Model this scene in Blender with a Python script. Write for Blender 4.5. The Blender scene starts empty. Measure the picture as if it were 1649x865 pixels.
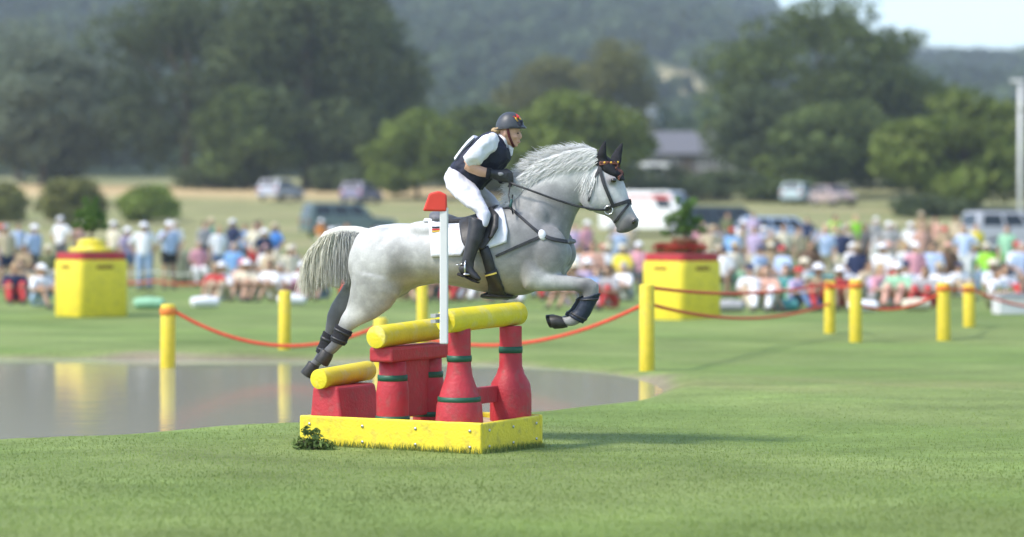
import bpy, bmesh, math, random
import numpy as np
from mathutils import Vector, Matrix
from mathutils.bvhtree import BVHTree

random.seed(7)
rng = np.random.default_rng(11)
S = bpy.context.scene
COL = S.collection
R = math.radians

# ------------------------------------------------------------------ camera
F = 3816.0                      # focal length in photo pixels
CAMH = 1.6
HOR = 372.0                     # photo row of the horizon
cd = bpy.data.cameras.new('camera')
cam = bpy.data.objects.new('camera', cd)
COL.objects.link(cam)
cam.location = (0, 0, CAMH)
cam.rotation_euler = (R(90), 0, 0)
cd.sensor_width = 36
cd.lens = F / 1649 * 36
cd.shift_y = -(432.5 - HOR) / 1649
cd.clip_start = 0.5
cd.clip_end = 12000
cd.dof.use_dof = True
cd.dof.focus_distance = 17.8
cd.dof.aperture_fstop = 1.0
S.camera = cam

# ------------------------------------------------------------------ light
SUN_EL, SUN_AZ = R(52), R(243)          # azimuth clockwise from +Y
W = bpy.data.worlds.new('World')
S.world = W
W.use_nodes = True
wn = W.node_tree
bg = wn.nodes['Background']
sky = wn.nodes.new('ShaderNodeTexSky')
sky.sky_type = 'NISHITA'
sky.sun_disc = False
sky.sun_elevation = SUN_EL
sky.sun_rotation = SUN_AZ
sky.air_density = 1.0
sky.dust_density = 1.2
sky.ozone_density = 1.0
wn.links.new(sky.outputs[0], bg.inputs[0])
bg.inputs[1].default_value = 0.15
sl = bpy.data.lights.new('sun', 'SUN')
sun = bpy.data.objects.new('sun', sl)
COL.objects.link(sun)
sl.energy = 2.0
sl.angle = R(9)
sl.color = (1.0, 0.95, 0.87)
sd = Vector((math.sin(SUN_AZ) * math.cos(SUN_EL), math.cos(SUN_AZ) * math.cos(SUN_EL), math.sin(SUN_EL)))
sun.rotation_euler = sd.to_track_quat('Z', 'Y').to_euler()
S.view_settings.view_transform = 'Standard'
S.view_settings.look = 'None'
S.view_settings.exposure = 1.14
S.view_settings.gamma = 1.0
S.render.engine = 'CYCLES'
S.cycles.use_denoising = True
S.cycles.max_bounces = 6
S.cycles.transparent_max_bounces = 8
S.cycles.volume_bounces = 1
S.cycles.caustics_reflective = False
S.cycles.caustics_refractive = False


# ------------------------------------------------------------------ helpers
def P(px, py, Y):
    return Vector(((px - 824.5) / F * Y, Y, CAMH - (py - HOR) / F * Y))


def G(px, py, z=0.0):
    Y = (CAMH - z) * F / (py - HOR)
    return Vector(((px - 824.5) / F * Y, Y, z))


class MB:
    def __init__(s):
        s.v, s.f = [], []

    def add(s, vs, fs):
        o = len(s.v)
        s.v += [tuple(v) for v in vs]
        s.f += [tuple(i + o for i in f) for f in fs]
        return s

    def loft(s, rings, cap=True):
        n = len(rings[0])
        vs = [p for r in rings for p in r]
        fs = []
        for k in range(len(rings) - 1):
            for i in range(n):
                j = (i + 1) % n
                fs.append((k * n + i, k * n + j, (k + 1) * n + j, (k + 1) * n + i))
        if cap:
            for k in (0, len(rings) - 1):
                c = Vector((0, 0, 0))
                for p in rings[k]:
                    c += Vector(p)
                vs.append(c / n)
                ci = len(vs) - 1
                for i in range(n):
                    j = (i + 1) % n
                    fs.append((ci, k * n + j, k * n + i) if k == 0 else (ci, k * n + i, k * n + j))
        return s.add(vs, fs)

    def tube(s, pts, rad, n=10, cap=True, up=None):
        """rad: list of r or (r_side, r_other)"""
        pts = [Vector(p) for p in pts]
        rings = []
        ref = Vector(up) if up else None
        prev = None
        for i, p in enumerate(pts):
            t = (pts[min(i + 1, len(pts) - 1)] - pts[max(i - 1, 0)])
            t = t.normalized() if t.length > 1e-9 else Vector((0, 0, 1))
            if prev is None:
                a = ref if ref else (Vector((0, 1, 0)) if abs(t.y) < 0.9 else Vector((1, 0, 0)))
            else:
                a = prev
            u = (a - t * a.dot(t)).normalized()
            prev = u
            w = t.cross(u)
            r = rad[i] if isinstance(rad, (list, tuple)) else rad
            ra, rb = (r if isinstance(r, (list, tuple)) else (r, r))
            rings.append([p + u * (ra * math.cos(2 * math.pi * k / n)) + w * (rb * math.sin(2 * math.pi * k / n)) for k in range(n)])
        return s.loft(rings, cap)

    def ell(s, c, r, nu=28, nv=18, rot=None):
        c = Vector(c)
        rings = []
        for j in range(1, nv):
            th = math.pi * j / nv
            ring = []
            for i in range(nu):
                ph = 2 * math.pi * i / nu
                q = Vector((r[0] * math.sin(th) * math.cos(ph), r[1] * math.sin(th) * math.sin(ph), r[2] * math.cos(th)))
                if rot:
                    q = rot @ q
                ring.append(c + q)
            rings.append(ring)
        o = len(s.v)
        n = nu
        vs = [p for rr in rings for p in rr]
        fs = []
        for k in range(len(rings) - 1):
            for i in range(n):
                j = (i + 1) % n
                fs.append((k * n + i, (k + 1) * n + i, (k + 1) * n + j, k * n + j))
        top = Vector((0, 0, r[2])); bot = Vector((0, 0, -r[2]))
        if rot:
            top = rot @ top; bot = rot @ bot
        vs += [c + top, c + bot]
        L_ = (len(rings) - 1) * n
        for i in range(n):
            j = (i + 1) % n
            fs.append((len(vs) - 2, i, j))
            fs.append((len(vs) - 1, L_ + j, L_ + i))
        return s.add(vs, fs)

    def box(s, c, h, rz=0.0, taper=1.0, M=None):
        c = Vector(c)
        vs = []
        m = M if M else Matrix.Rotation(rz, 3, 'Z')
        for z in (-1, 1):
            k = taper if z > 0 else 1.0
            for x, y in ((-1, -1), (1, -1), (1, 1), (-1, 1)):
                vs.append(c + m @ Vector((x * h[0] * k, y * h[1] * k, z * h[2])))
        return s.add(vs, [(0, 3, 2, 1), (4, 5, 6, 7), (0, 1, 5, 4), (1, 2, 6, 5), (2, 3, 7, 6), (3, 0, 4, 7)])

    def lathe(s, prof, c=(0, 0, 0), n=24):
        c = Vector(c)
        rings = [[c + Vector((r * math.cos(2 * math.pi * i / n), r * math.sin(2 * math.pi * i / n), z)) for i in range(n)] for r, z in prof]
        return s.loft(rings)

    def mesh(s, name, smooth=True):
        me = bpy.data.meshes.new(name)
        me.from_pydata(s.v, [], s.f)
        me.update()
        if smooth:
            me.polygons.foreach_set('use_smooth', [True] * len(me.polygons))
        return me


def link(name, data, parent=None, mat=None):
    o = bpy.data.objects.new(name, data)
    COL.objects.link(o)
    if parent:
        o.parent = parent
    if mat and data is not None:
        data.materials.clear()
        data.materials.append(mat)
    return o


def tag(o, label=None, cat=None, group=None, kind=None):
    for k, v in (('label', label), ('category', cat), ('group', group), ('kind', kind)):
        if v:
            o[k] = v
    return o


def thing(name, label, cat, loc=(0, 0, 0), rz=0.0, group=None):
    o = bpy.data.objects.new(name, None)
    COL.objects.link(o)
    o.empty_display_size = 0.1
    o.location = loc
    o.rotation_euler = (0, 0, rz)
    return tag(o, label, cat, group)


def add_mods(o, mods):
    """apply modifiers given as (type, {attr: value})"""
    for t, kw in mods:
        m = o.modifiers.new(t, t)
        for k, v in kw.items():
            setattr(m, k, v)
    dg = bpy.context.evaluated_depsgraph_get()
    me = bpy.data.meshes.new_from_object(o.evaluated_get(dg))
    old = o.data
    o.modifiers.clear()
    me.name = o.name
    o.data = me
    if old.users == 0:
        bpy.data.meshes.remove(old)
    return o


def part(name, mb, mat, parent, smooth=True, mods=None, off=None):
    me = mb.mesh(name, smooth) if isinstance(mb, MB) else mb
    if off is not None:
        me.transform(Matrix.Translation(off))
    o = link(name, me, parent, mat)
    if mods:
        add_mods(o, mods)
        if smooth:
            o.data.polygons.foreach_set('use_smooth', [True] * len(o.data.polygons))
    return o


def blob(name, mb, mat, parent, voxel=0.012, sm=6, off=None, deci=None):
    mods = [('REMESH', dict(mode='VOXEL', voxel_size=voxel)), ('SMOOTH', dict(factor=0.5, iterations=sm))]
    if deci:
        mods.append(('DECIMATE', dict(ratio=deci)))
    return part(name, mb, mat, parent, True, mods, off)


BEV = lambda w, n=2: [('BEVEL', dict(width=w, segments=n, limit_method='ANGLE'))]


# ------------------------------------------------------------------ materials
def nodes(name):
    m = bpy.data.materials.new(name)
    m.use_nodes = True
    nt = m.node_tree
    b = nt.nodes['Principled BSDF']
    return m, nt, b


def mat(name, col, rough=0.6, var=0.15, scale=8.0, bump=0.0, bscale=40.0, spec=0.4, metal=0.0, dirt=None, coords='Object', sheen=0.0):
    m, nt, b = nodes(name)
    N = nt.nodes.new
    tc = N('ShaderNodeTexCoord')
    nz = N('ShaderNodeTexNoise')
    nz.inputs['Scale'].default_value = scale
    nz.inputs['Detail'].default_value = 5
    nt.links.new(tc.outputs[coords], nz.inputs['Vector'])
    rmp = N('ShaderNodeMapRange')
    rmp.inputs[1].default_value = 0.3
    rmp.inputs[2].default_value = 0.7
    rmp.inputs[3].default_value = 1 - var
    rmp.inputs[4].default_value = 1 + var
    nt.links.new(nz.outputs[0], rmp.inputs[0])
    mul = N('ShaderNodeVectorMath')
    mul.operation = 'SCALE'
    mul.inputs[0].default_value = col
    nt.links.new(rmp.outputs[0], mul.inputs['Scale'])
    out = mul.outputs[0]
    if dirt:
        dcol, amt, dsc = dirt
        n2 = N('ShaderNodeTexNoise')
        n2.inputs['Scale'].default_value = dsc
        n2.inputs['Detail'].default_value = 8
        nt.links.new(tc.outputs[coords], n2.inputs['Vector'])
        r2 = N('ShaderNodeMapRange')
        r2.inputs[1].default_value = 0.52
        r2.inputs[2].default_value = 0.75
        r2.inputs[4].default_value = amt
        nt.links.new(n2.outputs[0], r2.inputs[0])
        mx = N('ShaderNodeMix')
        mx.data_type = 'RGBA'
        nt.links.new(r2.outputs[0], mx.inputs[0])
        nt.links.new(out, mx.inputs[6])
        mx.inputs[7].default_value = (*dcol, 1)
        out = mx.outputs[2]
    nt.links.new(out, b.inputs['Base Color'])
    b.inputs['Roughness'].default_value = rough
    b.inputs['Specular IOR Level'].default_value = spec
    b.inputs['Metallic'].default_value = metal
    if sheen:
        b.inputs['Sheen Weight'].default_value = sheen
    if bump:
        n3 = N('ShaderNodeTexNoise')
        n3.inputs['Scale'].default_value = bscale
        n3.inputs['Detail'].default_value = 6
        nt.links.new(tc.outputs[coords], n3.inputs['Vector'])
        bp = N('ShaderNodeBump')
        bp.inputs['Strength'].default_value = bump
        bp.inputs['Distance'].default_value = 0.02
        nt.links.new(n3.outputs[0], bp.inputs['Height'])
        nt.links.new(bp.outputs[0], b.inputs['Normal'])
    return m


def attr_mat(name, rough=0.7, nscale=30.0, var=0.2, bump=0.0, spec=0.3, trans=0.0):
    """base colour from the colour attribute 'col' times noise"""
    m, nt, b = nodes(name)
    N = nt.nodes.new
    at = N('ShaderNodeAttribute')
    at.attribute_name = 'col'
    tc = N('ShaderNodeTexCoord')
    nz = N('ShaderNodeTexNoise')
    nz.inputs['Scale'].default_value = nscale
    nz.inputs['Detail'].default_value = 6
    nt.links.new(tc.outputs['Object'], nz.inputs['Vector'])
    rmp = N('ShaderNodeMapRange')
    rmp.inputs[1].default_value = 0.3
    rmp.inputs[2].default_value = 0.7
    rmp.inputs[3].default_value = 1 - var
    rmp.inputs[4].default_value = 1 + var
    nt.links.new(nz.outputs[0], rmp.inputs[0])
    mul = N('ShaderNodeVectorMath')
    mul.operation = 'SCALE'
    nt.links.new(at.outputs['Color'], mul.inputs[0])
    nt.links.new(rmp.outputs[0], mul.inputs['Scale'])
    nt.links.new(mul.outputs[0], b.inputs['Base Color'])
    b.inputs['Roughness'].default_value = rough
    b.inputs['Specular IOR Level'].default_value = spec
    if bump:
        bp = N('ShaderNodeBump')
        bp.inputs['Strength'].default_value = bump
        bp.inputs['Distance'].default_value = 0.01
        nt.links.new(nz.outputs[0], bp.inputs['Height'])
        nt.links.new(bp.outputs[0], b.inputs['Normal'])
    if trans:
        tr = N('ShaderNodeBsdfTranslucent')
        nt.links.new(mul.outputs[0], tr.inputs[0])
        ms = N('ShaderNodeMixShader')
        ms.inputs[0].default_value = trans
        out = nt.nodes['Material Output']
        nt.links.new(b.outputs[0], ms.inputs[1])
        nt.links.new(tr.outputs[0], ms.inputs[2])
        nt.links.new(ms.outputs[0], out.inputs[0])
    return m


def set_col(me, cols):
    a = me.color_attributes.new('col', 'FLOAT_COLOR', 'POINT')
    c = np.ones((len(me.vertices), 4), dtype=np.float32)
    c[:, :3] = cols
    a.data.foreach_set('color', c.ravel())


def coords_of(me):
    a = np.empty(len(me.vertices) * 3, dtype=np.float32)
    me.vertices.foreach_get('co', a)
    return a.reshape(-1, 3)


YEL = mat('yellow_paint', (0.80, 0.64, 0.04), 0.5, 0.07, 5, 0.25, 45, dirt=((0.30, 0.24, 0.09), 0.55, 13))
YELPOST = mat('yellow_post_paint', (0.72, 0.56, 0.04), 0.6, 0.12, 9, 0.3, 50, dirt=((0.3, 0.25, 0.1), 0.5, 9))
YELROLL = mat('yellow_roller_paint', (0.76, 0.62, 0.03), 0.5, 0.08, 6, 0.25, 45, dirt=((0.62, 0.56, 0.30), 0.6, 9))
RED = mat('red_paint', (0.44, 0.03, 0.042), 0.55, 0.14, 6, 0.25, 45, dirt=((0.26, 0.09, 0.075), 0.65, 15))
GREENBAND = mat('green_band_paint', (0.015, 0.09, 0.05), 0.5, 0.15, 9)
REDROPE = mat('red_rope', (0.62, 0.07, 0.03), 0.7, 0.15, 30, 0.3, 200)
WHITEROPE = mat('white_tape', (0.75, 0.76, 0.7), 0.6, 0.05, 10)
SAND = mat('sand', (0.5, 0.40, 0.24), 0.95, 0.2, 20, 0.5, 90)
WHITE = mat('white_plastic', (0.64, 0.64, 0.63), 0.45, 0.04, 8)
REDFLAG = mat('red_flag_plastic', (0.65, 0.05, 0.03), 0.5, 0.06, 8)
BLACK = mat('black_leather', (0.028, 0.028, 0.031), 0.42, 0.3, 25, 0.15, 120)
BLACKCLOTH = mat('black_cloth', (0.014, 0.014, 0.018), 0.85, 0.25, 60, 0.2, 200)
NAVY = mat('navy_nylon', (0.013, 0.016, 0.035), 0.7, 0.25, 20, 0.25, 60)
NAVYBOOT = mat('navy_boot_shell', (0.012, 0.02, 0.04), 0.5, 0.3, 20, 0.2, 80)
WHITECLOTH = mat('white_cotton', (0.68, 0.69, 0.74), 0.85, 0.04, 12, 0.35, 25)
BREECH = mat('white_breeches', (0.66, 0.65, 0.72), 0.8, 0.04, 8, 0.3, 18)
SKIN = mat('skin', (0.55, 0.32, 0.22), 0.55, 0.08, 25, 0.05, 200)
HAIR = mat('blond_hair', (0.40, 0.28, 0.14), 0.6, 0.25, 60, 0.3, 150)
HELM = mat('helmet_shell', (0.05, 0.055, 0.065), 0.42, 0.12, 30, 0.06, 250)
SADDLE = mat('saddle_leather', (0.035, 0.033, 0.034), 0.45, 0.2, 18, 0.15, 100)
GREYLEATHER = mat('grey_saddle_seat', (0.13, 0.13, 0.14), 0.5, 0.2, 18, 0.12, 100)
STEEL = mat('steel', (0.6, 0.6, 0.6), 0.28, 0.1, 20, metal=1.0)
BROWN = mat('brown_bead_band', (0.14, 0.045, 0.025), 0.5, 0.5, 90, 0.5, 150)
GOLD = mat('gold_print', (0.75, 0.45, 0.05), 0.5, 0.05)
EMBRED = mat('red_print', (0.6, 0.04, 0.03), 0.5, 0.05)
EMBBLK = mat('black_print', (0.02, 0.02, 0.02), 0.5, 0.05)
EYE = mat('dark_eye', (0.008, 0.006, 0.005), 0.08, 0.1, 30, spec=0.8)
HOOF = mat('hoof_horn', (0.03, 0.028, 0.026), 0.5, 0.3, 30)
LIP = mat('lips', (0.42, 0.17, 0.14), 0.5, 0.05)
COAT = attr_mat('grey_horse_coat', 0.55, 70.0, 0.07, 0.10, spec=.35)
def dapple(m):
    nt_ = m.node_tree
    b_ = nt_.nodes['Principled BSDF']
    src = b_.inputs['Base Color'].links[0].from_socket
    tc_ = nt_.nodes.new('ShaderNodeTexCoord')
    wn_ = nt_.nodes.new('ShaderNodeTexNoise')
    wn_.inputs['Scale'].default_value = 9
    mixv = nt_.nodes.new('ShaderNodeMix')
    mixv.data_type = 'RGBA'
    mixv.inputs[0].default_value = .12
    nt_.links.new(tc_.outputs['Object'], wn_.inputs['Vector'])
    nt_.links.new(tc_.outputs['Object'], mixv.inputs[6])
    nt_.links.new(wn_.outputs['Color'], mixv.inputs[7])
    vo = nt_.nodes.new('ShaderNodeTexVoronoi')
    vo.feature = 'SMOOTH_F1'
    vo.inputs['Scale'].default_value = 17
    nt_.links.new(mixv.outputs[2], vo.inputs['Vector'])
    big = nt_.nodes.new('ShaderNodeTexNoise')
    big.inputs['Scale'].default_value = 4.5
    big.inputs['Detail'].default_value = 6
    nt_.links.new(tc_.outputs['Object'], big.inputs['Vector'])
    last = src
    for o_, lo, hi, a, c in ((vo.outputs['Distance'], .1, .7, 1.13, .84), (big.outputs[0], .3, .7, .86, 1.12)):
        mr_ = nt_.nodes.new('ShaderNodeMapRange')
        mr_.inputs[1].default_value = lo
        mr_.inputs[2].default_value = hi
        mr_.inputs[3].default_value = a
        mr_.inputs[4].default_value = c
        nt_.links.new(o_, mr_.inputs[0])
        vm_ = nt_.nodes.new('ShaderNodeVectorMath')
        vm_.operation = 'SCALE'
        nt_.links.new(last, vm_.inputs[0])
        nt_.links.new(mr_.outputs[0], vm_.inputs['Scale'])
        last = vm_.outputs[0]
    nt_.links.new(last, b_.inputs['Base Color'])
    b_.inputs['Sheen Weight'].default_value = .15


dapple(COAT)
HAIRW = attr_mat('white_horse_hair', 0.7, 60.0, 0.12, trans=0.08)
LEAF = attr_mat('foliage', 0.75, 0.6, 0.25, trans=0.33, spec=0.12)
BARK = mat('bark', (0.10, 0.075, 0.05), 0.9, 0.3, 6, 0.6, 12)
STRAPMAT = mat('chin_strap_webbing', (0.09, 0.012, 0.015), 0.7, 0.2, 60)


# ------------------------------------------------------------------ ground
def sstep(t):
    t = np.clip(t, 0, 1)
    return t * t * (3 - 2 * t)


POND_PX = [(-260, 722), (-60, 706), (90, 700), (200, 696), (330, 686), (480, 674), (640, 667), (860, 657), (985, 643), (1060, 628),
           (1078, 616), (1045, 603), (980, 592), (860, 581), (700, 575), (500, 571), (300, 569), (0, 568), (-300, 570)]
POND = np.array([G(x, y)[:2] for x, y in POND_PX])


def smooth_closed(p, n=8):
    out = []
    m = len(p)
    for i in range(m):
        p0, p1, p2, p3 = p[i - 1], p[i], p[(i + 1) % m], p[(i + 2) % m]
        for k in range(n):
            t = k / n
            out.append(0.5 * ((2 * p1) + (-p0 + p2) * t + (2 * p0 - 5 * p1 + 4 * p2 - p3) * t * t + (-p0 + 3 * p1 - 3 * p2 + p3) * t ** 3))
    return np.array(out)


PONDS = smooth_closed(POND, 4)


def pond_dist(x, y):
    """signed distance, positive inside the water"""
    d = np.full(x.shape, 1e9)
    inside = np.zeros(x.shape, dtype=bool)
    m = len(PONDS)
    for i in range(m):
        a, b = PONDS[i], PONDS[(i + 1) % m]
        ab = b - a
        t = np.clip(((x - a[0]) * ab[0] + (y - a[1]) * ab[1]) / max(1e-12, ab @ ab), 0, 1)
        d = np.minimum(d, np.hypot(x - a[0] - t * ab[0], y - a[1] - t * ab[1]))
        c = ((a[1] > y) != (b[1] > y))
        if abs(ab[1]) > 1e-12:
            xi = a[0] + (y - a[1]) / ab[1] * ab[0]
            inside ^= c & (x < xi)
    return np.where(inside, d, -d)


CREST_PX = [-1500, -300, 0, 400, 700, 900, 1050, 1200, 1330, 1480, 1649, 2000, 3200]
CREST_A = [0.125, 0.128, 0.126, 0.122, 0.116, 0.110, 0.101, 0.089, 0.074, 0.0655, 0.0635, 0.063, 0.07]


def wob(x, y, s, seed=0):
    return (np.sin(x / s + 1.3 + seed) * np.cos(y / s * 1.17 + .7 * seed) + 0.5 * np.sin(x / s * 2.3 + y / s * 1.9 + seed * 2.1))


def ground_z(x, y):
    x = np.asarray(x, dtype=float)
    y = np.asarray(y, dtype=float)
    yy = np.maximum(y, 1.0)
    px = x / yy * F + 824.5
    base = np.interp(y, [0, 66, 90, 120, 160, 200, 260, 330], [0, 0, 0.45, 1.3, 3.0, 5.1, 7.4, 9.0])
    base = base + 0.05 * wob(x, y, 9.0) * sstep((y - 50) / 40) + 0.35 * wob(x, y, 40.0, 1) * sstep((y - 120) / 80)
    crest = np.interp(px, CREST_PX, CREST_A) * 1400 + 1.6
    k = sstep((y - 300) / 1100)
    hill = crest * k + 4.0 * wob(x, y, 120.0, 3) * sstep((y - 350) / 200)
    z = np.where(y > 300, base * (1 - k) + hill, base)
    z = np.where(y > 1400, z * (1 - 0.6 * sstep((y - 1400) / 2500)), z)
    z = z + 0.012 * wob(x, y, 0.9, 2) + 0.02 * wob(x, y, 3.1, 5)
    near = (x > -20) & (x < 10) & (y > 14) & (y < 38)
    if near.any():
        d = np.full(x.shape, -9.0)
        d[near] = pond_dist(x[near], y[near])
        z = z - 0.14 * sstep((d + 0.3) / 0.6) - 0.3 * sstep(d / 2)
    return z


def gz(x, y):
    return float(ground_z(np.array([x]), np.array([y]))[0])


def spaced(lo, hi, fine_lo, fine_hi, step, growth):
    a = list(np.arange(fine_lo, fine_hi + 1e-6, step))
    s, v = step, fine_hi
    while v < hi:
        s *= growth
        v += s
        a.append(min(v, hi))
    s, v, pre = step, fine_lo, []
    while v > lo:
        s *= growth
        v -= s
        pre.append(max(v, lo))
    return np.array(pre[::-1] + a)


xs = spaced(-2200, 2200, -15.0, 4.5, 0.16, 1.09)
ys = spaced(-30, 4000, 15.5, 35.0, 0.16, 1.045)
GX, GY = np.meshgrid(xs, ys)
GZ = ground_z(GX, GY)
nx, ny = len(xs), len(ys)
verts = np.stack([GX, GY, GZ], -1).reshape(-1, 3)
idx = np.arange(nx * ny).reshape(ny, nx)
faces = np.stack([idx[:-1, :-1], idx[:-1, 1:], idx[1:, 1:], idx[1:, :-1]], -1).reshape(-1, 4)


def np_mesh(name, v, f, smooth=True):
    me = bpy.data.meshes.new(name)
    k = f.shape[1]
    me.vertices.add(len(v))
    me.vertices.foreach_set('co', v.astype(np.float32).ravel())
    me.loops.add(f.size)
    me.loops.foreach_set('vertex_index', f.astype(np.int32).ravel())
    me.polygons.add(len(f))
    me.polygons.foreach_set('loop_start', np.arange(0, f.size, k, dtype=np.int32))
    if smooth:
        me.polygons.foreach_set('use_smooth', np.ones(len(f), dtype=bool))
    me.update(calc_edges=True)
    me.validate()
    return me


gme = np_mesh('lawn', verts, faces)
# what grows where: lawn, mud bank, dry meadow, hill pasture, wood floor
vx, vy, vz = verts.T
dpond = np.full(vx.shape, -9.0)
nr = (vx > -22) & (vx < 12) & (vy > 13) & (vy < 40)
dpond[nr] = pond_dist(vx[nr], vy[nr])
LAWN = np.array([0.160, 0.228, 0.062])
LAWN2 = np.array([0.198, 0.252, 0.082])
DRY = np.array([0.30, 0.27, 0.135])
DRY2 = np.array([0.205, 0.225, 0.085])
STRAW = np.array([0.50, 0.37, 0.19])
MUD = np.array([0.26, 0.22, 0.15])
WOODF = np.array([0.035, 0.06, 0.028])
PAST = np.array([0.30, 0.34, 0.13])


def mixc(a, b, t):
    return a * (1 - t[:, None]) + b * t[:, None]


m1 = sstep(0.5 + 0.35 * wob(vx, vy, 2.7, 4) + 0.25 * wob(vx, vy, 0.8, 6))
cols = mixc(np.tile(LAWN, (len(vx), 1)), LAWN2, m1)
# worn bare stripe in the lawn on the right of the pond
worn = np.exp(-(((vx - 3.2) / 2.6) ** 2 + ((vy - 24.5) / 1.2) ** 2)) * np.clip(0.6 + 0.4 * wob(vx, vy, 0.6, 8), 0, 1)
cols = mixc(cols, np.array([0.27, 0.24, 0.11]), np.clip(worn * 0.6, 0, 1))
mud = sstep((dpond + np.where(vy > 24, .20, .10) + 0.10 * wob(vx, vy, 0.5, 3)) / 0.30)
cols = mixc(cols, MUD, mud)
dry = sstep((vy - 66 + 3 * wob(vx, vy, 7, 2)) / 14)
dcol = mixc(np.tile(DRY, (len(vx), 1)), DRY2, sstep(0.5 + 0.5 * wob(vx, vy * 2.5, 9.0, 7)))
st = sstep((vy - 168 + 5 * wob(vx, vy, 12, 4)) / 14) * sstep((216 - vy) / 10) * (vx < 0)
dcol = mixc(dcol, STRAW, st)
cols = mixc(cols, dcol, dry)
PXV = vx / np.maximum(vy, 1) * F + 824.5
hillm = sstep((vy - 300) / 40)
pm = 0.0 * vx
hcol = mixc(np.tile(WOODF, (len(vx), 1)), PAST, pm)
cols = mixc(cols, hcol, hillm)


def pasture(x, y):
    """fields left open on the hillside, as places"""
    k = np.zeros(np.shape(x))
    for cx, cy, rx, ry, rot in FIELDS:
        dx, dy = x - cx, y - cy
        c, s_ = math.cos(rot), math.sin(rot)
        k = np.maximum(k, sstep((1.15 - np.hypot((dx * c + dy * s_) / rx, (-dx * s_ + dy * c) / ry)) / 0.3))
    return k


FIELDS = [(65, 840, 13, 36, .05), (46, 640, 11, 55, .06), (38, 470, 9, 40, .05), (30, 395, 10, 30, .05), (70, 560, 8, 30, .1), (-90, 760, 9, 25, .1)]
fm = pasture(vx, vy) * sstep((vy - 290) / 30)
fcol = mixc(np.tile(PAST, (len(vx), 1)), np.array([0.52, 0.44, 0.24]), sstep(0.5 + wob(vx, vy, 60, 2)))
cols = mixc(cols, fcol, fm)
set_col(gme, cols)

m, nt, b = nodes('lawn_and_meadow')
N = nt.nodes.new
at = N('ShaderNodeAttribute'); at.attribute_name = 'col'
tc = N('ShaderNodeTexCoord')
mp = N('ShaderNodeMapping'); mp.inputs['Scale'].default_value = (0.55, 1.0, 1.0)
nt.links.new(tc.outputs['Object'], mp.inputs[0])
acc = at.outputs['Color']
for sc, lo, hi in ((0.35, 0.82, 1.18), (1.9, 0.86, 1.14), (26.0, 0.84, 1.16), (140.0, 0.86, 1.14)):
    nz = N('ShaderNodeTexNoise'); nz.inputs['Scale'].default_value = sc; nz.inputs['Detail'].default_value = 4
    nt.links.new(mp.outputs[0], nz.inputs['Vector'])
    mr = N('ShaderNodeMapRange'); mr.inputs[1].default_value = .32; mr.inputs[2].default_value = .68
    mr.inputs[3].default_value = lo; mr.inputs[4].default_value = hi
    nt.links.new(nz.outputs[0], mr.inputs[0])
    vm = N('ShaderNodeVectorMath'); vm.operation = 'SCALE'
    nt.links.new(acc, vm.inputs[0]); nt.links.new(mr.outputs[0], vm.inputs['Scale'])
    acc = vm.outputs[0]
    lastn = nz
nt.links.new(acc, b.inputs['Base Color'])
b.inputs['Roughness'].default_value = 0.9
b.inputs['Specular IOR Level'].default_value = 0.15
bp = N('ShaderNodeBump'); bp.inputs['Strength'].default_value = 0.5; bp.inputs['Distance'].default_value = 0.03
nt.links.new(lastn.outputs[0], bp.inputs['Height']); nt.links.new(bp.outputs[0], b.inputs['Normal'])
lawn = link('lawn', gme, None, m)
tag(lawn, 'short mown green lawn rising to a dry meadow and hills', kind='structure')

# water
wm, nt, b = nodes('murky_water')
N = nt.nodes.new
b.inputs['Base Color'].default_value = (0.32, 0.30, 0.225, 1)
b.inputs['Roughness'].default_value = 0.10
b.inputs['IOR'].default_value = 1.33
tc = N('ShaderNodeTexCoord')
nz = N('ShaderNodeTexNoise'); nz.inputs['Scale'].default_value = 3.5; nz.inputs['Detail'].default_value = 4
nt.links.new(tc.outputs['Object'], nz.inputs['Vector'])
bp = N('ShaderNodeBump'); bp.inputs['Strength'].default_value = 0.10; bp.inputs['Distance'].default_value = 0.02
nt.links.new(nz.outputs[0], bp.inputs['Height']); nt.links.new(bp.outputs[0], b.inputs['Normal'])
cen = PONDS.mean(0)
wb = MB()
grow = [p + (p - cen) / np.linalg.norm(p - cen) * 0.25 for p in PONDS]
wb.add([(p[0], p[1], -0.072) for p in grow], [tuple(range(len(grow)))])
tag(link('pond_water', wb.mesh('pond_water', False), None, wm), 'grey murky water jump pond behind the obstacle', kind='structure')

# grass blades on the near lawn
def grass(name, n, ylo, yhi, hmin, hmax, label):
    y = ylo + (yhi - ylo) * (1 - np.sqrt(1 - rng.random(n) * .995))
    half = (860 / F) * y
    x = (rng.random(n) * 2 - 1) * half
    d = np.full(n, -9.0)
    q = (y > 15)
    d[q] = pond_dist(x[q], y[q])
    keep = d < -0.35
    x, y = x[keep], y[keep]
    n = len(x)
    z = ground_z(x, y)
    h = (hmin + (hmax - hmin) * rng.random(n)) * (1 - .6 * (y - ylo) / (yhi - ylo))
    a = rng.random(n) * 6.283
    w = 0.0028 + 0.0025 * rng.random(n)
    lean = h * 0.7 * rng.random(n)
    b_ = rng.random(n) * 6.283
    v = np.empty((n, 3, 3))
    v[:, 0] = np.stack([x - np.cos(a) * w, y - np.sin(a) * w, z - 0.004], -1)
    v[:, 1] = np.stack([x + np.cos(a) * w, y + np.sin(a) * w, z - 0.004], -1)
    v[:, 2] = np.stack([x + np.cos(b_) * lean, y + np.sin(b_) * lean, z + h], -1)
    me = np_mesh(name, v.reshape(-1, 3), np.arange(3 * n).reshape(-1, 3), False)
    t = rng.random(n)
    c = np.array([0.20, 0.275, 0.07])[None] * (1 - t[:, None]) + np.array([0.27, 0.335, 0.10])[None] * t[:, None]
    set_col(me, np.repeat(c, 3, 0))
    tag(link(name, me, None, LEAF), label, 'grass', kind='stuff')


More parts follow.
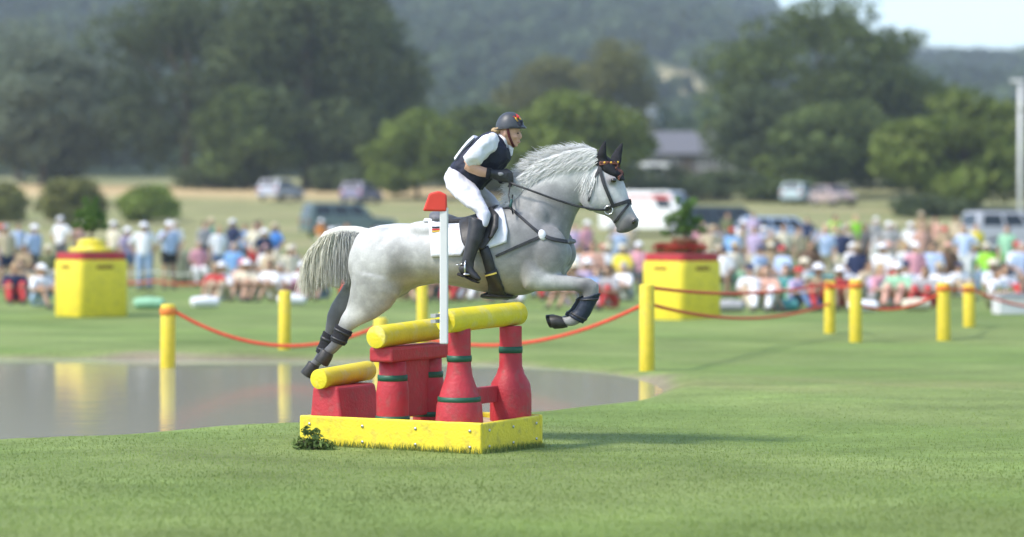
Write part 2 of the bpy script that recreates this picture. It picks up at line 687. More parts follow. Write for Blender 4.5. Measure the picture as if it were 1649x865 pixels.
grass('grass', 110000, 11.0, 27.0, 0.008, 0.022, 'short green grass blades covering the lawn round the jump')


def fringe(n):
    """longer uncut grass standing against the foot of the jump frame"""
    c1, ua = np.array([-1.575, 17.55]), np.array([0.880, -0.475])
    vb = np.array([0.475, 0.880])
    t = rng.random(n)
    which = rng.random(n) < .62
    off = rng.gamma(1.3, .016, n) + .002
    p = np.where(which[:, None], c1 + ua * (t * 1.54)[:, None] - vb * off[:, None], c1 + ua * (1.54 + off)[:, None] + vb * (t * .95)[:, None])
    x, y = p.T
    z = ground_z(x, y)
    h = rng.uniform(.02, .065, n)
    a = rng.random(n) * 6.283
    w = .003
    b_ = rng.random(n) * 6.283
    v = np.empty((n, 3, 3))
    v[:, 0] = np.stack([x - np.cos(a) * w, y - np.sin(a) * w, z - .004], -1)
    v[:, 1] = np.stack([x + np.cos(a) * w, y + np.sin(a) * w, z - .004], -1)
    v[:, 2] = np.stack([x + np.cos(b_) * h * .3, y + np.sin(b_) * h * .3 - h * .15, z + h], -1)
    me = np_mesh('uncut_grass', v.reshape(-1, 3), np.arange(3 * n).reshape(-1, 3), False)
    t = rng.random(n)[:, None]
    set_col(me, np.repeat(np.array([.15, .22, .05]) * (1 - t) + np.array([.27, .30, .11]) * t, 3, 0))
    tag(link('uncut_grass', me, None, LEAF), 'longer uncut grass growing against the yellow frame of the jump', 'grass', kind='stuff')


fringe(1500)


# ------------------------------------------------------------------ the horse
YAW = R(12)
CY = math.cos(YAW)
SC = 212.0
HX, HY = 740.0, 711.0
HD = 18.0
HLOC = Vector(((HX - 824.5) / F * HD, HD, 0))


def L(px, py, y=0.0):
    return Vector(((px - HX) / SC / CY, y, (HY - py) / SC))


TY = math.tan(YAW)


def LV(px, py, y):
    """the place seen at that spot of the side view for a piece lying off the middle plane"""
    return L(px, py, y) - Vector((y * TY, 0, 0))


def LM(px, py, y):
    """the same, mirrored to both sides of the body"""
    return L(px, py, y) + Vector((abs(y) * TY, 0, 0))


def contour(mb, st, n=20, y=0.0, e=2.0, far='M'):
    """rings through pairs of side-view outline points: (x1,y1, x2,y2, halfwidth[, yoff])"""
    rings = []
    for s_ in st:
        a, b_ = L(s_[0], s_[1]), L(s_[2], s_[3])
        c = (a + b_) / 2
        h = (a - b_) / 2
        yo = s_[5] if len(s_) > 5 else y
        if len(s_) > 5:
            c = c + Vector((abs(yo) * TY if far == 'M' else -yo * TY, 0, 0))
        ring = []
        for k in range(n):
            t = 2 * math.pi * k / n
            cu, su = math.cos(t), math.sin(t)
            cu = math.copysign(abs(cu) ** (2 / e), cu)
            su = math.copysign(abs(su) ** (2 / e), su)
            ring.append(c + h * cu + Vector((0, s_[4] * su + yo, 0)))
        rings.append(ring)
    mb.loft(rings)
    return mb


horse = thing('horse', 'grey white horse with black ear hood leaping over the red and yellow jump', 'horse', HLOC, -YAW)
hb = MB()
contour(hb, [(570, 388, 566, 425, .09), (577, 376, 568, 445, .17), (590, 368, 580, 468, .235), (612, 362, 604, 482, .27), (640, 359, 640, 478, .285),
             (668, 360, 672, 462, .268), (700, 363, 704, 456, .272), (740, 360, 742, 462, .30), (780, 348, 784, 471, .305), (812, 334, 820, 477, .285),
             (840, 324, 848, 474, .255), (868, 332, 876, 463, .24), (893, 352, 899, 452, .21), (909, 376, 911, 437, .14)], 40, e=2.15)
contour(hb, [(812, 340, 900, 425, .20), (826, 312, 913, 392, .165), (846, 288, 919, 368, .135), (876, 266, 927, 346, .11), (912, 252, 937, 329, .093),
             (943, 247, 947, 312, .085), (963, 255, 954, 300, .075)], 24)
contour(hb, [(960, 252, 947, 285, .06), (978, 257, 942, 316, .09), (994, 275, 946, 333, .102), (1003, 296, 956, 343, .094), (1009, 316, 971, 347, .07),
             (1014, 333, 982, 353, .056), (1020, 345, 988, 364, .056), (1026, 356, 996, 373, .052), (1024, 366, 1006, 375, .034)], 24)
hb.ell(L(998, 371), (.045, .035, .022))                       # lower lip and chin
for sy in (-1, 1):
    hb.ell(LM(984, 291, sy * .09), (.035, .022, .028))          # eye socket
    hb.ell(LM(951, 322, sy * .055), (.085, .04, .09))           # cheek
    hb.ell(LM(880, 405, sy * .15), (.16, .10, .2))              # shoulder
    hb.ell(LM(612, 425, sy * .145), (.25, .125, .28))            # thigh mass
    hb.ell(LM(856, 432, sy * .16), (.10, .075, .13))            # triceps
    hb.ell(LM(690, 372, sy * .12), (.2, .1, .08))               # loin
    hb.ell(LM(868, 352, sy * .12), (.08, .06, .14))             # shoulder blade
    hb.ell(LM(1019, 355, sy * .043), (.022, .017, .026))        # nostril rim
    hb.ell(LM(905, 408, sy * .09), (.07, .08, .1))              # breast
HN = [(648, 452, 566, 436, .115, -.16), (646, 474, 565, 455, .10, -.16), (630, 496, 562, 476, .078, -.15), (606, 513, 559, 488, .06, -.14), (586, 522, 556, 498, .048, -.135),
      (574, 528, 549, 508, .043, -.13), (565, 534, 543, 523, .034, -.13), (558, 545, 538, 537, .03, -.13), (552, 557, 533, 549, .036, -.13),
      (541, 568, 526, 557, .031, -.13), (534, 574, 518, 564, .034, -.13)]
HF = [(606, 468, 562, 425, .10, .15), (590, 486, 554, 450, .075, .15), (568, 501, 541, 472, .058, .14), (554, 512, 528, 491, .046, .135),
      (543, 524, 521, 508, .041, .13), (534, 545, 517, 536, .031, .13), (529, 563, 510, 557, .03, .13), (524, 578, 504, 571, .036, .13),
      (513, 591, 498, 582, .031, .13), (505, 597, 491, 588, .034, .13)]
contour(hb, HN, 16, far='V')
contour(hb, HF, 16, far='V')
FN = [(866, 392, 832, 440, .09, -.15), (874, 424, 846, 466, .085, -.165), (888, 437, 868, 468, .068, -.165), (908, 441, 897, 467, .054, -.16), (930, 445, 926, 467, .046, -.155),
      (947, 445, 938, 470, .048, -.155), (962, 455, 937, 472, .046, -.155), (962, 470, 937, 477, .042, -.155), (953, 488, 934, 484, .034, -.155),
      (945, 504, 926, 497, .034, -.155), (934, 517, 916, 506, .038, -.155), (921, 523, 909, 508, .032, -.155), (911, 523, 902, 508, .034, -.155)]


def shift(st, dx, dy, yo):
    return [(a + dx, b_ + dy, c + dx, d + dy, w, yo) for a, b_, c, d, w, _ in st]


FF = shift(FN, -5, 1, .155)
contour(hb, FN, 16, far='V')
contour(hb, FF, 16, far='V')
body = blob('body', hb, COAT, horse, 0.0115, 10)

# coat pattern (dappled grey markings, plus painted shade on flank and far hind leg)
co = coords_of(body.data)
bx = co[:, 0] * SC * CY + HX
by = HY - co[:, 2] * SC
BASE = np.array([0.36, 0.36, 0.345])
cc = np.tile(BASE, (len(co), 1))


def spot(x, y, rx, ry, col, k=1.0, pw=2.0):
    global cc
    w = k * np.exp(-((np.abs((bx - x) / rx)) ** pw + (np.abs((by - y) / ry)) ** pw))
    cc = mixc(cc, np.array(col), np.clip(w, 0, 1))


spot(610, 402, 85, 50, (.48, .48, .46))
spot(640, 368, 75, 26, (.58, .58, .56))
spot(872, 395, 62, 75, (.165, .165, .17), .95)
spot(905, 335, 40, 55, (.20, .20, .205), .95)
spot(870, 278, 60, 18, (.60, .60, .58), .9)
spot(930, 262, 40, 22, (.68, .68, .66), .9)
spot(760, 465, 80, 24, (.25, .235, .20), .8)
spot(655, 435, 20, 45, (.20, .19, .165), .8)  # shading of the thigh and flank crease, put into the coat colour
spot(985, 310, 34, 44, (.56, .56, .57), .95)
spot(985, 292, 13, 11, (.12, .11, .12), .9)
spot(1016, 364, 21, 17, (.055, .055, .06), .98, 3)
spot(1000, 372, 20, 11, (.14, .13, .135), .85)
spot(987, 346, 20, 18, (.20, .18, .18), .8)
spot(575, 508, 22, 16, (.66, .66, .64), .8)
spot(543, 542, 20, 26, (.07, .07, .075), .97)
far_hind_shade = ((co[:, 1] > 0.04) & (by > 455) & (bx < 610)).astype(float)
cc = mixc(cc, np.array([.13, .13, .135]), far_hind_shade * np.clip((by - 455) / 25, 0, 1) * .9)  # far hind leg darkened in colour as if in shadow
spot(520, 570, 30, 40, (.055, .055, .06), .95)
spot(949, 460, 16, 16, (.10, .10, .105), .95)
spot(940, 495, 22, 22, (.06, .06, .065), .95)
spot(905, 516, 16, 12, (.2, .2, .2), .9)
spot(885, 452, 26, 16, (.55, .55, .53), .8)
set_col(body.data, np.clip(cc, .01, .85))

bvh = BVHTree.FromPolygons([v.co.copy() for v in body.data.vertices], [tuple(p.vertices) for p in body.data.polygons])


VD = Vector((-math.sin(YAW), math.cos(YAW), 0))


def on_body(px, py, side=-1, tree=None):
    """point on the near (side=-1) or far flank at that place of the side view, with its normal"""
    t = tree or bvh
    hit = t.ray_cast(L(px, py) - VD * 1.5, VD, 3)
    if hit[0] is None or hit[0].y > 0.2:
        q = t.find_nearest(L(px, py) - VD * .1)
        p, nn = q[0].copy(), q[1].copy()
    else:
        p, nn = hit[0].copy(), hit[1].copy()
    if nn.y > 0.3:
        nn = -nn
    if side > 0:
        p.y, nn.y = -p.y, -nn.y
    return p, nn


def resample(poly, n):
    p = [Vector((a, b_, 0)) for a, b_ in poly]
    ln = [0]
    for i in range(1, len(p)):
        ln.append(ln[-1] + (p[i] - p[i - 1]).length)
    out = []
    for k in range(n):
        d = ln[-1] * k / (n - 1)
        i = 1
        while i < len(p) - 1 and ln[i] < d:
            i += 1
        t = (d - ln[i - 1]) / max(1e-9, ln[i] - ln[i - 1])
        out.append(p[i - 1].lerp(p[i], t))
    return [(q.x, q.y) for q in out]


def strap_mb(mb, poly, wpx, off=0.004, th=0.006, side=-1, n=None, tree=None):
    n = n or max(4, int(sum(math.dist(poly[i], poly[i + 1]) for i in range(len(poly) - 1)) / 4))
    pts = resample(poly, n)
    rings = []
    for i, (x, y) in enumerate(pts):
        x0, y0 = pts[max(0, i - 1)]
        x1, y1 = pts[min(n - 1, i + 1)]
        d = math.hypot(x1 - x0, y1 - y0) or 1
        nxp, nyp = -(y1 - y0) / d, (x1 - x0) / d
        w = wpx[min(len(wpx) - 1, int(i / n * len(wpx)))] if isinstance(wpx, (list, tuple)) else wpx
        pa, na = on_body(x + nxp * w / 2, y + nyp * w / 2, side, tree)
        pb, nb_ = on_body(x - nxp * w / 2, y - nyp * w / 2, side, tree)
        pc, nc = on_body(x, y, side, tree)
        no = nc
        d_ = (L(x + nxp, y + nyp) - L(x, y)).normalized() * (w / 2 / SC)
        d_ = d_ - no * d_.dot(no)
        b0 = pc + no * (off - th)
        t0 = pc + no * (off + th)
        rings.append([b0 - d_, b0 + d_, t0 + d_ * 0.92, t0 - d_ * 0.92])
    mb.loft(rings)
    return mb


def patch_mb(mb, left, right, rows, cols_, off=0.008, side=-1, tree=None):
    a, b_ = resample(left, rows), resample(right, rows)
    vs = []
    for (x0, y0), (x1, y1) in zip(a, b_):
        for k in range(cols_):
            t = k / (cols_ - 1)
            p, nn = on_body(x0 + (x1 - x0) * t, y0 + (y1 - y0) * t, side, tree)
            vs.append(p + nn * off)
    fs = []
    for i in range(rows - 1):
        for k in range(cols_ - 1):
            q = (i * cols_ + k, i * cols_ + k + 1, (i + 1) * cols_ + k + 1, (i + 1) * cols_ + k)
            fs.append(q if side > 0 else q[::-1])
    mb.add(vs, fs)
    return mb


def shell(th):
    return [('SMOOTH', dict(factor=0.5, iterations=4)), ('SOLIDIFY', dict(thickness=th, offset=0.0))]


# hooves
for st, pts, yo in ((HN, [(536, 572, 517, 561), (533, 580, 513, 568), (526, 592, 505, 578)], -.13), (HF, [(508, 594, 490, 585), (505, 602, 486, 592), (497, 616, 477, 603)], .13),
                    (FN, [(913, 524, 903, 507), (904, 526, 896, 505), (891, 527, 884, 506)], -.155), (FF, [(908, 525, 898, 508), (899, 527, 891, 506), (886, 528, 879, 507)], .155)):
    mbh = MB()
    contour(mbh, [(*pts[0], .038, yo), (*pts[1], .047, yo), (*pts[2], .056, yo)], 16, far='V')
    part('hoof', mbh, HOOF, horse, True, BEV(.004))
# leg boots
def grow_st(st, k):
    out = []
    for a, b_, c, d, w, yo in st:
        mx_, my_ = (a + c) / 2, (b_ + d) / 2
        out.append((mx_ + (a - mx_) * k, my_ + (b_ - my_) * k, mx_ + (c - mx_) * k, my_ + (d - my_) * k, w * k, yo))
    return out


for st, a, z in ((HN, 6, 9), (HF, 5, 8), (FN, 7, 11), (FF, 7, 11)):
    mbh = MB()
    contour(mbh, grow_st(st[a:z], 1.28), 16, far='V')
    bt = blob('leg_boot', mbh, NAVYBOOT if st in (FN, FF) else BLACKCLOTH, horse, .007, 3)
    for i in (a + 0, z - 2):
        mb2 = MB()
        s0 = st[i]
        s1 = st[i + 1]
        mid = tuple(s0[q] * .6 + s1[q] * .4 for q in range(6))
        mid2 = tuple(s0[q] * .35 + s1[q] * .65 for q in range(6))
        contour(mb2, grow_st([mid, mid2], 1.36), 16, far='V')
        part('strap', mb2, BLACK, bt, True)
# eyes, nostrils
for sy in (-1, 1):
    e = MB()
    e.ell(LM(985, 292, sy * .104), (.022, .014, .017), 14, 10)
    part('eye', e, EYE, horse)
    e = MB()
    e.ell(LM(1017, 357, sy * .056), (.012, .007, .019), 12, 8, Matrix.Rotation(.5, 3, 'Y'))
    part('nostril', e, EYE, horse)


# hair strands as slim tapered tubes
def strands(mb, roots, dirs, lens, grav, r0, segs=5, rnd=0.3):
    for p, d, ln in zip(roots, dirs, lens):
        p = Vector(p)
        d = Vector(d).normalized()
        pts = [p.copy()]
        w = Vector((random.gauss(0, rnd), random.gauss(0, rnd), random.gauss(0, rnd)))
        for k in range(segs):
            d = (d + Vector(grav) * (1.0 / segs) + w * (1.0 / segs)).normalized()
            p = p + d * (ln / segs)
            pts.append(p.copy())
        mb.tube(pts, [r0 * (1 - 0.85 * k / segs) for k in range(segs + 1)], 3, False)


mbase = MB()
contour(mbase, [(830, 300, 846, 326, .07), (836, 284, 862, 318, .10), (856, 262, 884, 300, .098), (880, 248, 904, 290, .086), (908, 241, 922, 280, .078), (938, 241, 940, 275, .074), (956, 247, 954, 270, .066), (960, 253, 959, 262, .04)], 18)
mane_base = blob('mane', mbase, HAIRW, horse, .009, 6)
set_col(mane_base.data, np.tile(np.array([.80, .80, .78]), (len(mane_base.data.vertices), 1)))
crest = resample([(822, 312), (846, 287), (876, 265), (912, 251), (943, 246), (960, 252)], 60)
mb = MB()
mroots, mdirs, mlens = [], [], []
for k in range(2500):
    t = random.random()
    i = min(58, int(t * 59))
    x, y = crest[i]
    x += random.uniform(-3, 3)
    lowf = 1.0 - 0.5 * abs(2 * t - 1)
    mroots.append(L(x, y + random.uniform(-9, 2), random.uniform(-.05, .03)))
    mdirs.append((-0.85 + random.gauss(0, .15), random.gauss(-.15, .25), 0.55 + random.gauss(0, .18)))
    mlens.append(random.uniform(.06, .17) * lowf)
strands(mb, mroots, mdirs, mlens, (-.5, -.3, -.45), .0029, rnd=.22)
mroots, mdirs, mlens = [], [], []
for k in range(2400):                                  # hair lying over the near side of the neck
    t = random.random()
    i = min(58, int(t * 59))
    x, y = crest[i]
    y += random.uniform(-6, 16)
    x += random.uniform(-5, 3)
    p = L(x, y) - VD * (.085 + .01 * random.random()) + Vector((0, 0, 0)) if y < 300 else on_body(x, y, -1)[0]
    mroots.append(p)
    mdirs.append((-0.6 + random.gauss(0, .12), -.12, -.35 + random.gauss(0, .15)))
    mlens.append(random.uniform(.06, .16))
strands(mb, mroots, mdirs, mlens, (-.35, .1, -.45), .0029, rnd=.2)
mroots, mdirs, mlens = [], [], []
for k in range(260):                                   # tuft behind the cheek
    x, y = random.uniform(947, 961), random.uniform(254, 280)
    p, nn = on_body(x, y, -1)
    mroots.append(p + nn * .004)
    mdirs.append((-0.3 + random.gauss(0, .15), -.25, -.9))
    mlens.append(random.uniform(.09, .22))
strands(mb, mroots, mdirs, mlens, (-.25, .1, -.5), .0036, rnd=.15)
mane = part('mane_hair', mb, HAIRW, mane_base)
c = np.tile(np.array([.84, .84, .82]), (len(mane.data.vertices), 1)) * rng.uniform(.8, 1.08, (len(mane.data.vertices) // 3 + 1, 1)).repeat(3, 0)[:len(mane.data.vertices)]
set_col(mane.data, np.clip(c, 0, .85))

# tail: a carried dock and a curtain of strands
tb = MB()
tb.tube([L(592, 378), L(570, 373), L(545, 372), L(522, 379), L(507, 393)], [.05, .048, .042, .036, .02], 12)
contour(tb, [(560, 372, 560, 392, .04), (535, 373, 545, 405, .05), (514, 384, 545, 425, .055), (502, 400, 548, 440, .05), (494, 425, 548, 455, .04), (491, 445, 545, 468, .02)], 14)
mroots, mdirs, mlens = [], [], []
for k in range(5200):
    t = random.random() ** .8
    pth = resample([(582, 374), (560, 371), (538, 373), (520, 380), (506, 394)], 30)
    x, y = pth[min(29, int(t * 29.9))]
    mroots.append(L(x + random.uniform(-4, 4), y + random.uniform(0, 9), random.gauss(0, .032)))
    back = t
    mdirs.append((-.75 * back + .10 + random.gauss(0, .14), random.gauss(0, .12), -.30 - .55 * (1 - back)))
    mlens.append(random.uniform(.22, .45) * (0.86 + .12 * back))
tail_mb2 = MB()
strands(tail_mb2, mroots, mdirs, mlens, (.15, 0, -3.4), .0030, 7, .34)
tail = blob('tail', tb, HAIRW, horse, .012, 6)
n0 = len(tail.data.vertices)
tc_ = coords_of(tail.data)
set_col(tail.data, np.tile(np.array([.62, .61, .54]), (n0, 1)))
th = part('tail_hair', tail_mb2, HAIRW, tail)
q = coords_of(th.data)
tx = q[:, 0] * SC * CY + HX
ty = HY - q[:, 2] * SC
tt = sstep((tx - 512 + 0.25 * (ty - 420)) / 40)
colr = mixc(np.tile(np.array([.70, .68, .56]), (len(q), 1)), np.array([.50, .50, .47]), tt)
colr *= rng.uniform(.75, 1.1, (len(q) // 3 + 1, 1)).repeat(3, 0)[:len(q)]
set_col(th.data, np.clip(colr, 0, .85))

# ear hood
eb = MB()
for sy, base, tip in ((-1, (967, 262), (972, 229)), (1, (989, 262), (1001, 231))):
    p0 = LV(*base, sy * .055)
    p3 = LV(*tip, sy * .085)
    mid = p0.lerp(p3, .4) + Vector((-.008, sy * .012, 0))
    eb.tube([p0 - Vector((0, 0, .02)), p0.lerp(mid, .5), mid, mid.lerp(p3, .55), p3], [(.026, .04), (.026, .043), (.024, .036), (.016, .022), (.005, .006)], 14)
contour(eb, [(963, 249, 955, 272, .078), (975, 252, 962, 276, .095), (987, 262, 970, 282, .104), (998, 277, 983, 287, .095), (1004, 291, 994, 294, .05)], 20)
blob('ear_hood', eb, BLACKCLOTH, horse, .007, 5)

# bridle
bri = MB()
BT = BVHTree.FromPolygons([v.co.copy() for v in body.data.vertices], [tuple(p.vertices) for p in body.data.polygons])
bridle = None
def bridle_piece(name, poly, w, matr, parent, off=.005, th=.006, both=True):
    mb_ = MB()
    strap_mb(mb_, poly, w, off, th, -1)
    if both:
        strap_mb(mb_, poly, w, off, th, 1)
    return part(name, mb_, matr, parent, False)


bridle = bridle_piece('bridle', [(962, 262), (965, 280), (970, 298), (977, 315), (984, 331)], 5.5, BLACK, horse, .007, .007)
bridle_piece('throat_latch', [(963, 272), (957, 288), (950, 308), (946, 325)], 3.5, BLACK, bridle, .005)
bridle_piece('noseband', [(975, 336), (985, 332), (998, 328), (1013, 323)], 6, BLACK, bridle, .008, .008)
bridle_piece('flash_strap', [(1013, 324), (1006, 334), (997, 345), (988, 358)], 4, BLACK, bridle, .007)
bridle_piece('browband', [(964, 268), (972, 267), (982, 268), (992, 272)], 7, BROWN, bridle, .028, .008)
bridle_piece('brow_fringe', [(984, 274), (993, 280), (1002, 290)], 9, BROWN, bridle, .020, .007)
for k in range(7):
    x = 966 + k * 4.2
    mbd = MB()
    p, nn = on_body(x, 267 + .15 * k * k * .4)
    mbd.ell(p + nn * .041, (.008, .006, .008), 8, 6)
    part('bead', mbd, GOLD if k % 2 else BROWN, bridle)
for sy in (-1, 1):
    rb = MB()
    c0, nn = on_body(978, 339, sy)
    c0 = c0 + Vector((0, sy * .018, 0))
    rb.tube([c0 + Vector((.032 * math.cos(a), 0, .032 * math.sin(a))) for a in np.linspace(0, 2 * math.pi, 17)], .0055, 6, False)
    part('bit_ring', rb, STEEL, bridle)
    rr = MB()
    ys_ = sy
    if sy < 0:
        rr.tube([c0, LM(955, 338, -.10), LM(925, 332, -.115), LM(890, 321, -.155), LM(855, 308, -.185), LM(830, 299, -.17), LM(818, 293, -.15)], [(.004, .009)] * 7, 6)
    else:
        rr.tube([c0, LM(955, 338, .10), LM(925, 330, .115), LM(890, 318, .155), LM(855, 305, .185), LM(833, 298, .13), LM(826, 294, .10)], [(.004, .009)] * 7, 6)
    part('rein', rr, BLACK, bridle)
rr = MB()
rr.tube([LM(822, 297, -.15), LM(819, 315, -.20), LM(822, 330, -.23), LM(826, 345, -.235), LM(823, 330, -.20), LM(826, 300, .02)], .0055, 6)
part('rein_loop', rr, BLACK, bridle)

# saddle pad, saddle, girth, breastplate
pad = MB()
TOPL = [(690, 348), (694, 370), (697, 392), (698, 413)]
patch_mb(pad, [(691, 356), (693, 375), (696, 394), (697, 413)], [(770, 350), (765, 375), (752, 398), (744, 411)], 16, 20, .012)
pad2 = MB()
patch_mb(pad2, [(760, 350), (762, 375), (765, 395), (768, 406)], [(806, 328), (813, 345), (818, 372), (816, 390)], 18, 16, .012)
pad3 = MB()
for sd_ in (1,):
    patch_mb(pad3, [(691, 356), (693, 375), (696, 394), (697, 413)], [(804, 328), (813, 345), (818, 372), (816, 390)], 16, 26, .012, 1)
padm = MB()
for q_ in (pad, pad2, pad3):
    padm.add(q_.v, q_.f)
# across the back
vs = []
for k, (x, y) in enumerate(resample([(691, 360), (720, 362), (750, 358), (780, 347), (806, 334)], 20)):
    for j in range(13):
        a = -1 + 2 * j / 12
        p, nn = bvh.find_nearest(L(x, y - 10, a * .20))[:2]
        vs.append(p + nn * .013)
fs = [(i * 13 + j, i * 13 + j + 1, (i + 1) * 13 + j + 1, (i + 1) * 13 + j) for i in range(19) for j in range(12)]
padm.add(vs, fs)
padp = part('saddle_pad', padm, WHITECLOTH, horse, True, [('SOLIDIFY', dict(thickness=.014, offset=0.0))])
for k, (m_, y0) in enumerate(((EMBBLK, 367.5), (EMBRED, 370.2), (GOLD, 372.9))):
    fb = MB()
    strap_mb(fb, [(697.5, y0), (710, y0), (722, y0)], 2.6, .022, .002)
    part('flag_stripe', fb, m_, padp, False)

sb = MB()
contour(sb, [(699, 343, 704, 362, .16), (708, 345, 712, 364, .19), (730, 350, 735, 364, .17), (755, 349, 760, 362, .14), (780, 339, 785, 358, .13), (800, 328, 802, 350, .10), (806, 332, 806, 346, .05)], 18)
saddle = blob('saddle', sb, SADDLE, horse, .01, 6)
cb = MB()
contour(cb, [(696, 341, 700, 362, .14), (702, 339, 706, 364, .165), (716, 342, 719, 364, .165), (734, 349, 736, 364, .15)], 16)
cb2 = MB()
strap_mb(cb2, [(697, 358), (716, 360), (736, 361)], [14], .03, .014)
cb.add(cb2.v, cb2.f)
part('cantle', cb, GREYLEATHER, saddle)
for sy in (-1, 1):
    fb = MB()
    patch_mb(fb, [(740, 352), (742, 372), (746, 392), (756, 404)], [(797, 340), (804, 356), (798, 380), (780, 402)], 16, 14, .034, sy)
    part('flap', fb, SADDLE, saddle, True, shell(.014))
    kb = MB()
    kp = [on_body(x, y, sy) for x, y in ((792, 346), (801, 356), (799, 371), (791, 386))]
    kb.tube([p + nn * .05 for p, nn in kp], [(.018, .026), (.026, .034), (.026, .034), (.014, .02)], 10)
    blob('knee_roll', kb, SADDLE, saddle, .008, 4)
    gb = MB()
    strap_mb(gb, [(780, 398), (786, 415), (790, 430), (793, 438)], 17, .02, .008, sy)
    part('girth_strap', gb, BLACK, saddle, True)
    gb = MB()
    strap_mb(gb, [(791, 434), (797, 450), (800, 462), (803, 474)], [21, 22, 24, 28, 34], .024, .010, sy)
    part('girth', gb, BLACK, saddle, True)
    gb = MB()
    strap_mb(gb, [(783, 439), (792, 437.5), (801, 435)], 3, .040, .004, sy)
    part('girth_buckle', gb, STEEL, saddle, False)
    # stirrup leather and iron
    stp = MB()
    yy_ = sy * .395
    stp.tube([LM(768, 352, sy * .34), LM(757, 390, sy * .39), LM(752, 414, yy_)], [(.012, .004)] * 3, 6)
    part('stirrup_leather', stp, BLACK, saddle)
    stp = MB()
    ir = []
    for a in np.linspace(-.25 * math.pi, 1.25 * math.pi, 15):
        ir.append(LM(753, 430, yy_) + Vector((0.0, .058 * math.cos(a), .062 * math.sin(a))))
    stp.tube(ir, .0065, 6)
    stp.tube([LM(753, 440, yy_ - .058), LM(753, 440, yy_ + .058)], [(.026, .007)] * 2, 8, True, (1, 0, 0))
    part('stirrup', stp, STEEL, saddle)
gb = MB()
contour(gb, [(777, 473, 778, 480, .12), (790, 468, 792, 482, .16), (806, 468, 806, 482, .17), (820, 470, 820, 482, .16), (831, 473, 831, 480, .10)], 16)
blob('stud_guard', gb, BLACK, saddle, .01, 4)

brp = None
bp1 = MB()
for sy in (-1, 1):
    strap_mb(bp1, [(803, 337), (822, 336), (838, 350), (855, 365), (872, 379)], 4.5, .006, .006, sy)
brp = part('breastplate', bp1, BLACK, horse, False)
for sy in (-1, 1):
    part('chest_strap', strap_mb(MB(), [(872, 379), (888, 385), (903, 388), (914, 390)], 6, .010, .008, sy), BLACK, brp, False)
    part('side_strap', strap_mb(MB(), [(872, 380), (850, 389), (825, 400), (799, 412)], 4.5, .006, .006, sy), BLACK, brp, False)
for sy in (-1, 1):
    p, nn = on_body(873, 379, sy)
    e = MB()
    e.ell(p + nn * .012, (.03, .02, .042), 12, 8, Matrix.Rotation(-.3, 3, 'Y'))
    part('fleece_pad', e, WHITECLOTH, brp)
p, nn = on_body(823, 333)
e = MB()
e.tube([LM(824, 322, -.22), LM(822, 334, -.235)], .010, 8)
part('neck_strap_ring', e, mat('teal_webbing', (.03, .10, .10), .6), brp)

# ------------------------------------------------------------------ the rider
RO = L(748, 340, 0)
rm = Matrix.Rotation(-YAW, 3, 'Z')
rider = thing('person', 'rider in white shirt, dark vest and black helmet crouched forward on the grey horse', 'person', HLOC + rm @ RO, -YAW)
OFF = -RO


def rp(name, mb_, m_, par=None, voxel=.008, sm=4, fold=0.0, size=.07):
    o = blob(name, mb_, m_, par or rider, voxel, sm, OFF)
    if fold:
        tx_ = bpy.data.textures.new('folds', 'CLOUDS')
        tx_.noise_scale = size
        tx_.noise_depth = 1
        add_mods(o, [('DISPLACE', dict(texture=tx_, strength=fold, mid_level=.5, texture_coords='LOCAL')), ('SMOOTH', dict(factor=.4, iterations=1))])
        o.data.polygons.foreach_set('use_smooth', [True] * len(o.data.polygons))
    return o


rb = MB()   # the body: head, neck, trunk, arms, legs in one surface
contour(rb, [(829, 183, 812, 184, .03), (836, 192, 805, 193, .062), (838, 203, 802, 204, .072), (837, 211, 803, 212, .074), (836, 219, 806, 221, .070), (834.5, 226, 810, 228, .060), (832.5, 232, 814, 232, .048), (829, 236, 819, 235, .03)], 20)
contour(rb, [(837, 211, 833, 212, .012), (841, 220, 834, 221, .015), (840.5, 223.5, 833, 224, .018), (836, 225, 832, 225, .010)], 10)     # nose
rb.ell(L(835.3, 229.3), (.012, .022, .010))
rb.ell(L(830, 234.5), (.02, .022, .014))
for sy in (-1, 1):
    rb.ell(LM(814, 216, sy * .073), (.016, .010, .026))
    rb.ell(LM(829.5, 221.5, sy * .047), (.022, .014, .018))
rb.tube([L(800, 234), L(808, 228), L(815, 221)], [(.062, .058), (.052, .05), (.05, .05)], 14)
contour(rb, [(732, 272, 770, 300, .13), (748, 252, 788, 284, .135), (764, 234, 805, 266, .15), (780, 222, 816, 250, .16), (795, 218, 814, 236, .11)], 18)
for sy in (-1, 1):
    ya = sy * .20
    rb.tube([LM(790, 233, sy * .15), LM(784, 239, sy * .19), LM(768, 251, sy * .23), LM(754, 267, sy * .235)], [.05, .05, .045, .042], 12)
    if sy < 0:
        rb.tube([LM(753, 266, -.235), LM(759, 270, -.235), LM(775, 277.5, -.215), LM(792, 281, -.19)], [(.042, .042), (.044, .045), (.037, .04), (.028, .033)], 12)
    else:
        rb.tube([LM(753, 266, .235), LM(768, 276, .23), LM(795, 286, .16)], [(.042, .042), (.04, .042), (.028, .033)], 12)
    rb.tube([LM(738, 288, sy * .10), LM(755, 312, sy * .20), LM(778, 342, sy * .29), LM(772, 365, sy * .33), LM(760, 405, sy * .375), LM(754, 425, sy * .39)], [.04, .04, .028, .028, .026, .026], 12)
rbody = rp('body', rb, SKIN, None, .0075, 4)
